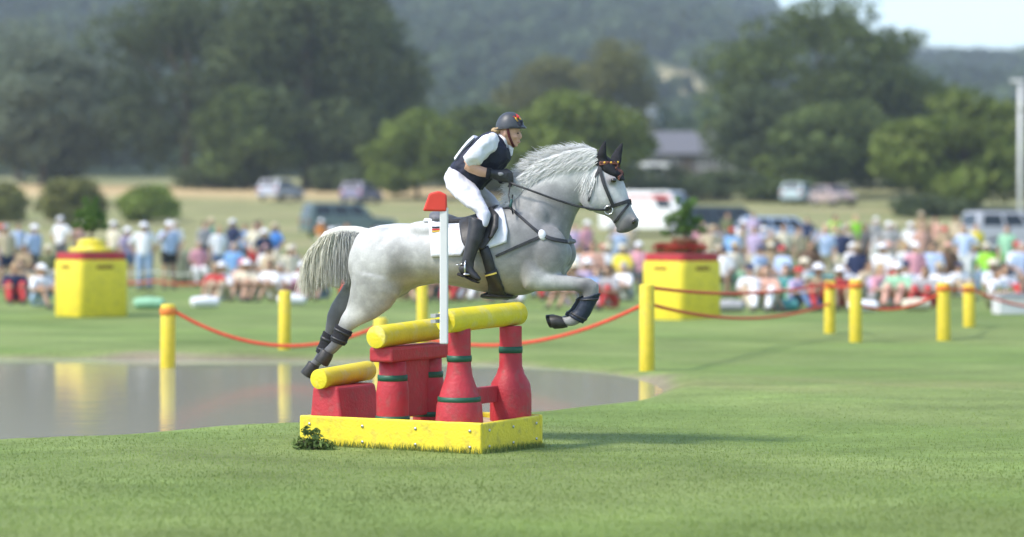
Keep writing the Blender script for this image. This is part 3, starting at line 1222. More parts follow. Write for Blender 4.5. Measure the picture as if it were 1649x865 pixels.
# eyes, brows, mouth
for sy in (-1, 1):
    e = MB(); e.ell(LM(834.2, 215.6, sy * .036), (.008, .012, .006), 10, 6)
    part('eye', e, EYE, rider, True, None, OFF)
    e = MB(); e.tube([LM(836.8, 212.2, sy * .018), LM(836.6, 211.6, sy * .036), LM(834, 212.6, sy * .052)], [.003, .004, .002], 6)
    part('eyebrow', e, HAIR, rider, True, None, OFF)
e = MB(); e.tube([LM(834.6, 229.6, -.026), L(837.4, 229.2, 0), LM(834.6, 229.6, .026)], [.002, .0045, .002], 6)
part('mouth', e, LIP, rider, True, None, OFF)
# hair at the nape
hbm = MB()
contour(hbm, [(812, 207, 800, 205, .07), (809, 213, 797, 211, .066), (806, 217, 796, 216, .045), (803, 220, 797, 219, .02)], 14)
hbm.ell(L(797, 211), (.03, .035, .026))
rp('hair', hbm, HAIR, None, .006, 3)
# helmet
hm = MB()
dome = []
cx_, cy_ = 820.5, 204
for j in range(0, 10):
    th_ = math.pi / 2 * j / 9
    rr_ = math.cos(th_)
    ring = []
    for k in range(28):
        a = 2 * math.pi * k / 28
        fx = 23.0 if math.cos(a) > 0 else 22.5
        low = (1 - math.sin(th_)) * (2.5 * math.cos(a) - 1.0)
        ring.append(L(cx_ + fx * rr_ ** .9 * math.cos(a), cy_ - 26 * math.sin(th_) - low + 3, .094 * rr_ ** .9 * math.sin(a)) if j < 9 else L(cx_ + .5 * math.cos(a), cy_ - 23, .002 * math.sin(a)))
    dome.append(ring)
hm.loft(dome)
contour(hm, [(832, 203, 832, 208.5, .078), (841, 203, 842, 208.5, .065), (847, 205, 847.5, 208.3, .035)], 16)     # peak
helmet = rp('helmet', hm, HELM, None, .0065, 3)
hr = MB()
ring = [L(820.5 + 23.4 * math.cos(a), 208.2 - 2.2 * math.cos(a) * .6, .096 * math.sin(a)) + OFF for a in np.linspace(0, 2 * math.pi, 33)]
hr.tube(ring, .0045, 6, False)
part('helmet_rim', hr, BLACK, helmet)
hbvh = BVHTree.FromPolygons([v.co - OFF for v in helmet.data.vertices], [tuple(p.vertices) for p in helmet.data.polygons])


def on_t(px, py, tree, y0=-1.0):
    h_ = tree.ray_cast(L(px, py, y0), Vector((0, 1, 0)), 2)
    if h_[0] is None:
        h_ = tree.find_nearest(L(px, py, y0 * .1))
    return h_[0], h_[1]


for m_, x0, x1, y0, y1 in ((EMBRED, 832, 836, 183, 192), (GOLD, 835.5, 840, 186, 194), (NAVY, 838.5, 843.5, 195, 201)):
    e = MB()
    vs = []
    for i in range(5):
        for j in range(5):
            p, nn = on_t(x0 + (x1 - x0) * i / 4 + (j * .6), y0 + (y1 - y0) * j / 4, hbvh)
            vs.append(p + nn * .003 + OFF)
    e.add(vs, [(i * 5 + j, i * 5 + j + 1, (i + 1) * 5 + j + 1, (i + 1) * 5 + j) for i in range(4) for j in range(4)])
    part('helmet_badge', e, m_, helmet, True, [('SOLIDIFY', dict(thickness=.003, offset=1.0))])
for sy in (-1, 1):
    e = MB()
    e.tube([LM(x, y, sy * w) + OFF for x, y, w in ((817, 206, .085), (818.5, 214, .081), (820.5, 222, .074), (824, 230, .058), (827, 236, .03), (827, 237.5, 0))], [(.010, .004)] * 6, 8, True, (1, 0, 0))
    part('chin_strap', e, STRAPMAT, helmet)
# shirt collar and sleeves
sh = MB()
contour(sh, [(738, 270, 772, 296, .142), (760, 240, 800, 270, .16), (778, 224, 817, 250, .172), (795, 216, 818, 236, .115), (803, 216, 820, 230, .075), (806, 214, 821, 226, .062)], 18)
for sy in (-1, 1):
    sh.tube([LM(794, 228, sy * .11), LM(789, 233, sy * .17), LM(778, 243, sy * .215), LM(766, 253, sy * .24), LM(753, 263, sy * .24)], [(.062, .068), (.068, .074), (.07, .077), (.066, .072), (.056, .060)], 16)
rp('shirt', sh, WHITECLOTH, None, .008, 3, .032, .08)
st_ = MB()
st_.tube([L(818, 229, 0) , L(823, 240, 0), L(822, 252, 0)], [(.03, .014), (.034, .02), (.015, .014)], 10)
rp('stock_tie', st_, WHITECLOTH, None, .006, 3)
# body protector vest
vb = MB()
contour(vb, [(726, 267, 775, 307, .155), (733, 259, 783, 298, .17), (745, 244, 797, 284, .168), (758, 230, 811, 271, .175), (770, 220, 821, 257, .172), (783, 214, 823, 245, .165), (795, 212, 819, 232, .115), (801, 213, 813, 226, .085)], 22, e=2.4)
vb.ell(LM(779, 229, -.10), (.06, .07, .05)); vb.ell(LM(779, 229, .10), (.06, .07, .05))
vest = rp('vest', vb, NAVY, None, .009, 4, .022, .07)
bk = MB()
rows_ = resample([(737, 256), (748, 241), (758, 229), (768, 220)], 10)
rings = []
for x, y in rows_:
    p0 = L(x + 1.5, y + 1.5)
    rings.append([p0 + Vector((-.005, -.12, -.005)), p0 + Vector((-.02, -.07, .014)), p0 + Vector((-.022, 0, .018)), p0 + Vector((-.02, .07, .014)), p0 + Vector((-.005, .12, -.005)), p0 + Vector((.03, 0, -.03))])
bk.loft(rings)
part('number_bib', bk, WHITECLOTH, vest, True, [('BEVEL', dict(width=.004, segments=2, limit_method='ANGLE'))], OFF)
for sy in (-1,):
    for (a, b_) in (((764, 275), (790, 283)), ((752, 262), (764, 282))):
        e = MB(); e.tube([LM(a[0], a[1], -.185) + OFF, L((a[0] + b_[0]) / 2, (a[1] + b_[1]) / 2, -.198) + OFF, LM(b_[0], b_[1], -.17) + OFF], [(.004, .012)] * 3, 6)
        part('vest_strap', e, BLACK, vest)
# breeches
bb = MB()
contour(bb, [(727, 266, 768, 302, .14), (719, 278, 766, 312, .165), (720, 296, 756, 314, .15), (728, 310, 750, 318, .09)], 18)
for sy in (-1, 1):
    contour(bb, [(724, 268, 756, 284, .095, sy * .09), (716, 287, 765, 296, .10, sy * .13), (720, 304, 772, 308, .098, sy * .18), (735, 321, 780, 321, .088, sy * .23),
                 (753, 334, 787, 333, .075, sy * .27), (768, 344, 790, 343, .064, sy * .295), (774, 356, 788, 356, .058, sy * .315), (772, 366, 785, 366, .054, sy * .33)], 18)
rp('breeches', bb, BREECH, None, .009, 3, .020, .09)
# boots
for sy in (-1, 1):
    bm_ = MB()
    contour(bm_, [(756, 347, 783, 356, .066, sy * .325), (756, 362, 784, 367, .07, sy * .338), (753, 383, 778, 387, .065, sy * .36), (749, 404, 769, 407, .048, sy * .38), (746, 418, 765, 420, .042, sy * .388), (744, 430, 764, 432, .04, sy * .392)], 18)
    contour(bm_, [(741, 428, 743, 438, .034, sy * .392), (750, 421, 746, 441, .040, sy * .393), (759, 425, 755, 444, .042, sy * .395), (766, 434, 763, 448, .043, sy * .397), (772, 441, 770, 451, .038, sy * .398), (776, 446, 775, 450, .022, sy * .398)], 14)
    boot = rp('boot', bm_, BLACK, None, .008, 4)
    so = MB()
    contour(so, [(740, 437, 739, 442, .035, sy * .392), (748, 441, 747, 445, .038, sy * .394), (751, 442, 750, 445, .036, sy * .395), (764, 449, 763, 452, .044, sy * .397), (773, 452, 772, 454.5, .036, sy * .398)], 12)
    part('boot_sole', so, BLACKCLOTH, boot, True, None, OFF)
    sp = MB()
    sp.tube([LM(746, 424, sy * .435) + OFF, LM(741, 425, sy * .395) + OFF, LM(746, 424, sy * .35) + OFF], .005, 6)
    sp.tube([LM(741, 425, sy * .395) + OFF, LM(736, 426, sy * .395) + OFF], .005, 6)
    part('spur', sp, STEEL, boot)
# gloves: palm, four bent fingers, thumb
for sy in (-1, 1):
    gm = MB()
    if sy < 0:
        wr, pc, yb = LM(786, 279.5, -.195), LM(806, 284, -.165), -.155
    else:
        wr, pc, yb = LM(794, 286, .16), LM(814, 289, .125), .115
    kn = LM(817, 286, yb) if sy < 0 else LM(824, 291, .10)
    gm.tube([wr, wr.lerp(pc, .4), pc, kn], [(.034, .037), (.033, .034), (.030, .046), (.026, .044)], 14)
    for k in range(4):
        ln = (.034, .038, .036, .028)[k]
        base = kn + Vector((.002, sy * .004, .034 - .021 * k))
        a1 = base + Vector((ln * .9, -sy * .012, -.012))
        a2 = a1 + Vector((-.004, -sy * .030 * ln / .036, -.024))
        a3 = a2 + Vector((-.028, -sy * .004, -.006))
        gm.tube([base - Vector((.02, 0, 0)), base, a1, a2, a3], [.0125, .0128, .0115, .0105, .009], 8)
    tb0 = pc + Vector((.012, -sy * .02, .032))
    gm.tube([tb0, tb0 + Vector((.028, -sy * .012, .012)), tb0 + Vector((.056, -sy * .010, -.002)), tb0 + Vector((.07, -sy * .006, -.014))], [.015, .0135, .0115, .009], 8)
    glove = rp('glove', gm, BLACK, None, .0055, 2)
    cu = MB()
    cu.tube([wr - Vector((.012, 0, .0)) + OFF, wr.lerp(pc, .25) + OFF], [(.041, .044), (.038, .041)], 14)
    part('glove_cuff', cu, BLACKCLOTH, glove)
    if sy < 0:
        pr = MB(); pr.ell(pc + Vector((0.005, -.030, .012)) + OFF, (.028, .006, .014), 8, 6)
        part('glove_patch', pr, mat('grey_glove_patch', (.22, .22, .23), .6), glove)

# ------------------------------------------------------------------ the jump
C1 = Vector((-1.575, 17.55, 0))
UA = Vector((0.880, -0.475, 0)).normalized()
VB = Vector((UA.y * -1, UA.x, 0))
AL, BL = 1.54, 0.95
JZ = math.atan2(UA.y, UA.x)


jump = thing('jump_obstacle', 'red and yellow jump of bottle posts and rollers under the horse', 'jump obstacle', C1, JZ)
T_ = .045
Hh = .235
for c_, h_ in (((AL / 2, T_ / 2, Hh / 2), (AL / 2, T_ / 2, Hh / 2)), ((AL / 2, BL - T_ / 2, Hh / 2), (AL / 2, T_ / 2, Hh / 2)),
               ((T_ / 2, BL / 2, Hh / 2 - .002), (T_ / 2, BL / 2 - T_ - .001, Hh / 2 - .002)), ((AL - T_ / 2, BL / 2, Hh / 2 - .002), (T_ / 2, BL / 2 - T_ - .001, Hh / 2 - .002))):
    part('frame_board', MB().box(c_, h_), YEL, jump, False, BEV(.012, 3))
for cx_b, cy_b in [(x_, -.001) for x_ in (.09, .55, 1.0, 1.45)] + [(AL + .001, y_) for y_ in (.12, .48, .84)]:
    for cz_b in (.06, .175):
        q_ = Vector((cx_b, cy_b, cz_b))
        d_ = Vector((0, -1, 0)) if cy_b < 0 else Vector((1, 0, 0))
        part('bolt', MB().tube([q_ - d_ * .004, q_ + d_ * .005, q_ + d_ * .007], [.011, .011, .006], 10, True, (0, 0, 1)), STEEL, jump)
sdm = MB()
NS = 20
sv = []
for i in range(NS + 1):
    for j in range(13):
        x, y = T_ + .002 + (AL - 2 * T_ - .004) * i / NS, T_ + .002 + (BL - 2 * T_ - .004) * j / 12
        sv.append((x, y, .185 + .012 * math.sin(5 * x + 3 * y) + random.uniform(-.006, .006)))
sdm.add(sv, [(i * 13 + j, (i + 1) * 13 + j, (i + 1) * 13 + j + 1, i * 13 + j + 1) for i in range(NS) for j in range(12)])
part('sand_bed', sdm, SAND, jump)


def jrow(a):
    return a


def bottle(a, b_, z0, prof, bands, hz):
    mb_ = MB().lathe(prof, (a, b_, z0), 28)
    o = part('bottle_post', mb_, RED, jump, True, BEV(.006))
    for zz, rr_, hh_ in bands:
        bd = MB().lathe([(rr_ + .004, zz - hh_), (rr_ + .006, zz), (rr_ + .004, zz + hh_)], (a, b_, z0), 28)
        part('band', bd, GREENBAND, o)
    return o


def roller(a, z, r, b0, b1, a1=None):
    a1 = a if a1 is None else a1
    mb_ = MB()
    pts = [(a + (a1 - a) * k / 10, b0 + (b1 - b0) * k / 10, z + .03 * k / 10) for k in range(11)]
    mb_.tube(pts, r, 40, True, (1, 0, 0))
    o = part('roller', mb_, YELROLL, jump, True, BEV(.007, 2))
    o.data.set_sharp_from_angle(angle=R(35))
    return o


# low step
lo = MB()
zt = .45
for b_ in (0,):
    vs = [(.048, .055, .16), (.34, .055, .16), (.34, .64, .16), (.048, .64, .16), (.062, .08, zt), (.28, .08, zt), (.28, .62, zt), (.062, .62, zt)]
    lo.add(vs, [(0, 3, 2, 1), (4, 5, 6, 7), (0, 1, 5, 4), (1, 2, 6, 5), (2, 3, 7, 6), (3, 0, 4, 7)])
part('step_block', lo, RED, jump, False, BEV(.025, 3))
roller(.155, .505, .074, .02, .72)
# middle: two bottles and a board
for b_ in (.16, .68):
    bottle(.71, b_, .17, [(.0, 0), (.115, 0), (.12, .02), (.12, .26), (.112, .32), (.10, .37), (.10, .47), (.10, .475)], [(.355, .106, .022), (.06, .122, .018)], 0)
part('top_board', MB().box((.71, .42, .70), (.10, .43, .055)), RED, jump, False, BEV(.02, 3))
part('back_board', MB().box((.73, .45, .45), (.035, .20, .22)), RED, jump, False, BEV(.012, 2))
roller(.70, .83, .082, -.06, .80)
# tall: two bottles
TP = [(.0, 0), (.150, 0), (.155, .03), (.155, .22), (.145, .30), (.105, .37), (.086, .43), (.083, .60), (.083, .72), (.08, .725)]
TPN = [(.0, 0), (.17, 0), (.175, .03), (.165, .17), (.13, .29), (.098, .38), (.086, .46), (.083, .60), (.083, .73), (.08, .74)]
bottle(1.26, .18, .17, TPN, [(.51, .086, .022), (.215, .152, .02)], 0)
bottle(1.36, .775, .17, TP, [(.55, .084, .024)], 0)
part('cross_board', MB().box((1.305, .48, .40), (.028, .17, .06)), RED, jump, False, BEV(.01, 2))
roller(1.265, .955, .086, -.03, .90, 1.36)

# flag standing at the near end of the tall roller
fp = C1 + UA * 1.335 + VB * -.17
fg = thing('flag_pole', 'white flag pole topped by a red flag fixed beside the tall roller', 'flag', (fp.x, fp.y, .80))
k_ = F / fp.y
zt0, zt1 = .0, CAMH - (334 - HOR) / k_ - .80
part('pole', MB().box((0, 0, zt1 / 2), (.029, .018, zt1 / 2), JZ * .3), WHITE, fg, False, BEV(.008, 2))
GALV = mat('galvanised', (.35, .35, .34), .5, .2)
brk = MB().box((-.03, .085, .16), (.02, .10, .012), JZ)
brk.box((-.03, .085, .20), (.02, .10, .012), JZ)
part('bracket', brk, GALV, fg, False)
fm_ = MB()
zc = CAMH - (325 - HOR) / k_ - .80
out = [(-.150, -.066), (.022, -.070), (.020, .050), (-.035, .078), (-.105, .06)]
fm_.add([(x, -.026, zc + z) for x, z in out] + [(x, .026, zc + z) for x, z in out], [(0, 1, 2, 3, 4), (9, 8, 7, 6, 5)] + [(i, i + 5, (i + 1) % 5 + 5, (i + 1) % 5) for i in range(5)])
part('flag', fm_, REDFLAG, fg, False, BEV(.014, 3))


# ------------------------------------------------------------------ leafy things
def leaves_mesh(name, centres, radii, n, size, cols_, seed=0, flat=.75, fill=.55):
    """leaf-sized faces spread through ellipsoid clumps"""
    g = np.random.default_rng(seed)
    centres = np.array(centres, float)
    radii = np.array(radii, float)
    vol = np.prod(radii, 1) ** (2 / 3)
    pick = g.choice(len(centres), n, p=vol / vol.sum())
    d = g.normal(size=(n, 3))
    d /= np.linalg.norm(d, axis=1)[:, None]
    rr = g.random(n) ** (1 / 3) * (1 - fill) + fill * (0.86 + .2 * g.random(n))
    rr = np.where(g.random(n) < .8, rr, rr * g.random(n))
    pos = centres[pick] + d * radii[pick] * rr[:, None]
    nrm = d * .6 + g.normal(size=(n, 3)) * .7 + np.array([0, 0, .35])
    nrm /= np.linalg.norm(nrm, axis=1)[:, None]
    u = np.cross(nrm, g.normal(size=(n, 3)))
    u /= np.linalg.norm(u, axis=1)[:, None] + 1e-9
    w = np.cross(nrm, u)
    s_ = size * g.uniform(.6, 1.35, n)[:, None]
    v = np.empty((n, 4, 3))
    v[:, 0] = pos - u * s_
    v[:, 1] = pos - w * s_ * flat * .6 + nrm * s_ * .12
    v[:, 2] = pos + u * s_
    v[:, 3] = pos + w * s_ * flat * .6 + nrm * s_ * .12
    f = np.arange(4 * n).reshape(-1, 4)
    me = np_mesh(name, v.reshape(-1, 3), f, False)
    clump_tone = g.uniform(.72, 1.28, len(centres))[pick]
    a, b_ = np.array(cols_[0]), np.array(cols_[1])
    t = g.random(n)[:, None]
    c = (a * (1 - t) + b_ * t) * clump_tone[:, None]
    set_col(me, np.repeat(np.clip(c, 0, 1), 4, 0))
    return me


def tree(name, label, px, base_py, top_py, wpx, Y, cols_, seed, group=None, n=6500, size=.30, low=.12, lobes=46, trunkfrac=.16, shape=1.0, cat='tree'):
    """broad-leaved tree: tapered trunk, limbs, crown of many clumps"""
    g = np.random.default_rng(seed)
    x = (px - 824.5) / F * Y
    z0 = gz(x, Y)
    ztop = CAMH - (top_py - HOR) / F * Y
    H = ztop - z0
    Wd = wpx / F * Y / 2
    t = thing(name, label, cat, (x, Y, z0), 0, group)
    cz0 = H * low
    cz = (cz0 + H) / 2
    hz = (H - cz0) / 2
    cen_, rad_ = [], []
    for k in range(lobes):
        while True:
            d = g.uniform(-1, 1, 3)
            if np.linalg.norm(d) < 1:
                break
        ln = np.linalg.norm(d) + 1e-6
        d = d / ln * ln ** .55
        wz = 1.0 - shape * .35 * max(0, d[2]) ** 1.5
        if d[2] < 0:
            wz *= max(.45, math.sqrt(max(0, 1 - d[2] ** 2))) ** -.75
        wz *= g.uniform(.88, 1.14)
        r = g.uniform(.12, .34)
        cen_.append((d[0] * Wd * wz * .80, d[1] * Wd * wz * .80, cz + d[2] * hz * .82))
        rad_.append((Wd * r * 1.15 + .25, Wd * r * 1.15 + .25, hz * r * .72 + .2))
    me = leaves_mesh('crown', cen_, rad_, n, size, cols_, seed + 1)
    part('crown', me, LEAF, t)
    tm = MB()
    r0 = max(.12, H * .022)
    tm.tube([(0, 0, -.3), (0, 0, .4), (.1 * g.normal(), .1 * g.normal(), H * .25), (.2 * g.normal(), .2 * g.normal(), H * .55), (.2 * g.normal(), .2 * g.normal(), H * .86)], [r0 * 1.5, r0 * 1.1, r0 * .85, r0 * .5, r0 * .12], 9)
    part('trunk', tm, BARK, t)
    lm = MB()
    for k in range(9):
        c_ = Vector(cen_[int(g.integers(lobes))])
        zb = H * g.uniform(.14, .5)
        c_.z = max(c_.z, zb + .3)
        m_ = Vector((c_.x * .45, c_.y * .45, zb + (c_.z - zb) * .6))
        lm.tube([(0, 0, zb), m_, c_], [r0 * .38, r0 * .24, r0 * .06], 6)
    part('limbs', lm, BARK, t)
    return t


DK = ((0.0661, 0.0906, 0.0396), (0.1049, 0.1339, 0.0563))
MD = ((0.0752, 0.1081, 0.0317), (0.1231, 0.1597, 0.0484))
BR = ((0.1083, 0.1545, 0.0264), (0.171, 0.2112, 0.051))
GY = ((0.115, 0.145, 0.095), (0.165, 0.195, 0.13))
OL = ((0.114, 0.1236, 0.0396), (0.1596, 0.1597, 0.0546))

TREES = [
    ('broadleaf_tree', 'grey green willow-like tree at the edge of the meadow, standing farthest from the rider', 70, 306, 62, 205, 205, GY, 1, 7000),
    ('broadleaf_tree', 'pale tall crown rising behind the grey green tree of the meadow edge', 30, 300, 20, 300, 262, GY, 2, 6000),
    ('broadleaf_tree', 'huge dark tree with a rounded crown next to the grey green tree', 300, 306, -60, 275, 206, DK, 3, 9500),
    ('broadleaf_tree', 'tallest dark tree whose crown leaves the top of the view behind the horse rump', 495, 312, -85, 255, 200, DK, 4, 9500),
    ('broadleaf_tree', 'mid green younger tree in front of the two huge dark trees', 395, 308, 130, 135, 194, MD, 5, 5000),
    ('broadleaf_tree', 'dark tree at the edge of the big clump, reaching down to the meadow', 592, 312, -30, 165, 212, DK, 6, 7000),
    ('broadleaf_tree', 'light green bushy tree just behind the red flag', 672, 318, 172, 128, 178, BR, 7, 5200),
    ('broadleaf_tree', 'mid green tree standing directly behind the rider back', 775, 318, 165, 150, 200, MD, 8, 5200),
    ('broadleaf_tree', 'bright yellow green tree between the rider helmet and the horse ears', 925, 322, 140, 185, 172, BR, 9, 6800),
    ('broadleaf_tree', 'tall slim olive tree rising above the horse ears', 992, 305, 35, 105, 250, OL, 10, 5200),
    ('broadleaf_tree', 'olive tree with a flat top beyond the rider helmet', 880, 305, 85, 150, 265, OL, 11, 5200),
    ('broadleaf_tree', 'great dark tree with a spreading crown standing against the sky', 1322, 318, -6, 300, 205, MD, 12, 11000),
    ('broadleaf_tree', 'mid green rounded tree in front of the great spreading tree', 1345, 322, 158, 180, 182, MD, 13, 6500),
    ('broadleaf_tree', 'dark lower tree filling the foot of the great spreading tree, beside the slate roof', 1225, 316, 130, 130, 196, DK, 14, 5200),
    ('broadleaf_tree', 'light green broad tree near the tall white pole', 1555, 352, 142, 215, 160, BR, 15, 7600),
    ('broadleaf_tree', 'small mid green tree leaning into the light green broad tree', 1480, 340, 205, 90, 190, MD, 16, 4200),
    ('broadleaf_tree', 'far mid green tree crown beyond the tall white pole', 1640, 345, 160, 130, 200, MD, 17, 4500),
    ('broadleaf_tree', 'dark slim tree between the big clump and the light green bushy tree', 640, 312, 95, 80, 230, DK, 18, 4200),
]
for nm, lb, px, bpy_, tpy, wp, Y, c_, sd_, n_ in TREES:
    tree(nm, lb, px, bpy_, tpy, wp * (1.18 if px < 620 else 1.3), Y, c_, sd_, 'trees along the edge of the meadow', int(n_ * 1.35), .36 if wp > 140 else .29, .03, 64)
BUSH = [
    ('dark olive round bush on the meadow behind the crowd', 116, 334, 282, 92, 130, OL, 31),
    ('pale green low bush on the dry meadow', 240, 331, 298, 84, 140, BR, 32),
    ('small olive bush cut by the picture edge', 8, 322, 296, 60, 140, OL, 33),
    ('dark low bush under the dark tree of the big clump', 545, 318, 262, 90, 190, DK, 34),
    ('dark bush spreading beneath the huge rounded tree', 350, 308, 258, 120, 195, DK, 35),
    ('grey green bush near the foot of the slate roofed house', 1085, 312, 268, 120, 176, DK, 36),
    ('dark hedge bush in front of the house wall', 1175, 316, 270, 130, 178, DK, 37),
    ('low mid green bush joining the hedge to the great tree', 1270, 318, 284, 120, 175, MD, 38),
    ('yellow green bush beside the white caravan', 1235, 290, 248, 40, 190, BR, 39),
    ('dark bush at the foot of the light green broad tree', 1500, 360, 318, 110, 150, DK, 40),
    ('dark bush under the slim tree behind the rider', 820, 320, 262, 120, 185, DK, 41),
    ('dark bush filling the gap under the olive trees', 990, 318, 262, 130, 185, DK, 42),
    ('dark thicket under the grey green tree', 75, 304, 210, 120, 208, DK, 43),
]
for lb, px, bp_, tp_, wp, Y, c_, sd_ in BUSH:
    if Y < 145:
        c_ = tuple(tuple(q * 1.55 for q in c1) for c1 in c_)
    tree('bush', lb, px, bp_, tp_, wp * 1.15, Y, c_, sd_, 'bushes on the meadow', 2800, .22, -.06, 30, .1, .7, 'bush')

# far wooded hillside: crowns that read as one mass
g = np.random.default_rng(77)
n = 7000
Y = 315 + 1080 * g.random(n) ** .8
px = g.uniform(-420, 2100, n)
X = (px - 824.5) / F * Y
fmk = pasture(X, Y)
keep = fmk < .3
X, Y = X[keep], Y[keep]
Z = ground_z(X, Y)
n = len(X)
K = 34
hh = g.uniform(5, 10.5, n)
ww = hh * g.uniform(.40, .62, n)
d = g.normal(size=(n, K, 3))
d /= np.linalg.norm(d, axis=2)[..., None]
d[..., 2] = np.abs(d[..., 2]) * 1.15 - .25
pos = np.stack([X, Y, Z + hh * .45], -1)[:, None] + d * np.stack([ww, ww, hh * .6], -1)[:, None] * g.uniform(.75, 1.1, (n, K, 1))
nrm = d + g.normal(size=d.shape) * .5
nrm /= np.linalg.norm(nrm, axis=2)[..., None]
u = np.cross(nrm, g.normal(size=nrm.shape)); u /= np.linalg.norm(u, axis=2)[..., None]
w = np.cross(nrm, u)
sz = (ww * .42)[:, None, None] * g.uniform(.7, 1.3, (n, K, 1))
v = np.stack([pos - u * sz, pos - w * sz * .7, pos + u * sz, pos + w * sz * .7], 2).reshape(-1, 3)
fme = np_mesh('hillside_wood', v, np.arange(len(v)).reshape(-1, 4), False)
tone = g.uniform(.7, 1.35, n)
hue = g.random(n)[:, None]
tc_ = (np.array([.040, .066, .030]) * (1 - hue) + np.array([.075, .105, .042]) * hue) * tone[:, None]
set_col(fme, np.repeat(tc_, K * 4, 0))
tag(link('hillside_wood', fme, None, LEAF), 'far wooded hillside rising behind the trees', 'wood', kind='stuff')

# leafy sprig at the corner of the jump frame
bp0 = G(503, 727)
bs = thing('leafy_sprig', 'small dark green leafy sprig lying against the corner of the yellow frame', 'plant', bp0)
part('leaves', leaves_mesh('leaves', [(0, 0, .05), (-.09, .02, .05), (.09, -.02, .045), (.02, 0, .11), (.13, -.03, .03), (-.05, 0, .15)], [(.09, .07, .05), (.06, .05, .05), (.07, .05, .045), (.05, .05, .06), (.05, .04, .03), (.03, .03, .04)], 420, .026, ((.09, .15, .045), (.18, .25, .075)), 5, .6, .25), LEAF, bs)
tm = MB()
for k in range(6):
    a = k * 1.05
    tm.tube([(0, 0, 0), (.05 * math.cos(a), .03 * math.sin(a), .05), (.13 * math.cos(a), .05 * math.sin(a), .08)], [.005, .004, .002], 5)
part('stems', tm, BARK, bs)

# ------------------------------------------------------------------ posts and ropes
POSTG = 'yellow posts of the rope fence'


def post(px, base_py, top_py, r, label, zb=None, wrap=True):
    p = G(px, base_py, -.07 if zb else 0.0)
    h = (base_py - top_py) / F * p.y
    t = thing('fence_post', label, 'post', (p.x, p.y, p.z), random.uniform(0, 1), POSTG)
    b0 = -.45 if zb else -.15
    lean = random.uniform(-.012, .012)
    mb_ = MB().tube([(0, 0, b0), (lean * .3, 0, h * .3), (lean, 0, h - .02), (lean, 0, h)], [r * 1.02, r, r * .98, r * .86], 18)
    part('shaft', mb_, YELPOST, t, True, BEV(.01))
    if not wrap:
        return Vector((p.x, p.y, p.z + h))
    cp = MB().lathe([(r + .004, h - .13), (r + .011, h - .12), (r + .011, h - .055), (r + .004, h - .045)], (lean, 0, 0), 18)
    part('orange_wrap', cp, mat('orange_wrap', (.68, .20, .03), .6, .15) if 'orange_wrap' not in bpy.data.materials else bpy.data.materials['orange_wrap'], t)
    return Vector((p.x, p.y, p.z + h))


p270 = post(270, 592, 490, .092, 'yellow post standing in the pond with its reflection below it', True)
p458 = post(458, 566, 468, .082, 'yellow post on the far bank of the pond behind the horse tail', False, False)
p612 = post(612, 592, 512, .085, 'yellow post mostly hidden by the middle roller of the jump', True, False)
p680 = post(681, 560, 456, .08, 'yellow post showing under the horse belly', False, False)
p1042 = post(1042, 595, 458, .088, 'yellow post on the lawn in front of the planter with red flowers', None, False)
p1335 = post(1336, 537, 452, .088, 'yellow post of the far pair, the one carrying the rope from the planter')
p1378 = post(1378, 549, 450, .092, 'yellow post of the far pair nearer to the lawn')
p1520 = post(1520, 547, 455, .10, 'yellow post in front of the person in the dark brown top')
p1560 = post(1561, 528, 458, .10, 'thinner looking yellow post behind its neighbour near the green shirts')


def rope(a, b_, sag, r, label, name='rope', matr=None, group='red ropes of the fence', n=28, cat='rope'):
    mb_ = MB()
    pts = []
    for k in range(n + 1):
        t = k / n
        p = a.lerp(b_, t)
        p.z -= sag * 4 * t * (1 - t)
        pts.append(p - a)
    mb_.tube(pts, r, 7)
    o = link(name, mb_.mesh(name), None, matr or REDROPE)
    o.location = a
    return tag(o, label, cat, group)


dz = Vector((0, 0, -.09))
rope(p270 + dz + Vector((.09, 0, 0)), p612 + dz, .33, .022, 'red rope sagging over the pond from the post with the reflection')
rope(p612 + dz, p1042 + dz + Vector((0, 0, -.12)), .36, .022, 'red rope passing behind the jump to the planter with red flowers')
rope(p1042 + Vector((0, 0, -.03)), p1335 + Vector((0, 0, -.03)), .12, .020, 'upper red rope crossing the yellow planter with red flowers')
rope(p1042 + Vector((0, 0, -.22)), p1335 + Vector((0, 0, -.36)), .20, .020, 'lower red rope crossing the yellow planter with red flowers')
rope(p1335 + Vector((0, 0, -.06)), p1378 + Vector((0, 0, -.08)), .04, .020, 'short red rope between the two posts of the far pair')
rope(p1378 + Vector((0, 0, -.36)), p1520 + Vector((0, 0, -.12)), .16, .020, 'red rope from the far pair to the post before the brown top')
rope(p1520 + Vector((0, 0, -.08)), p1560 + Vector((0, 0, -.06)), .03, .020, 'short red rope between the last two yellow posts')
rope(p1560 + Vector((0, 0, -.06)), P(1720, 492, 40), .14, .020, 'red rope running out of view past the green shirts')
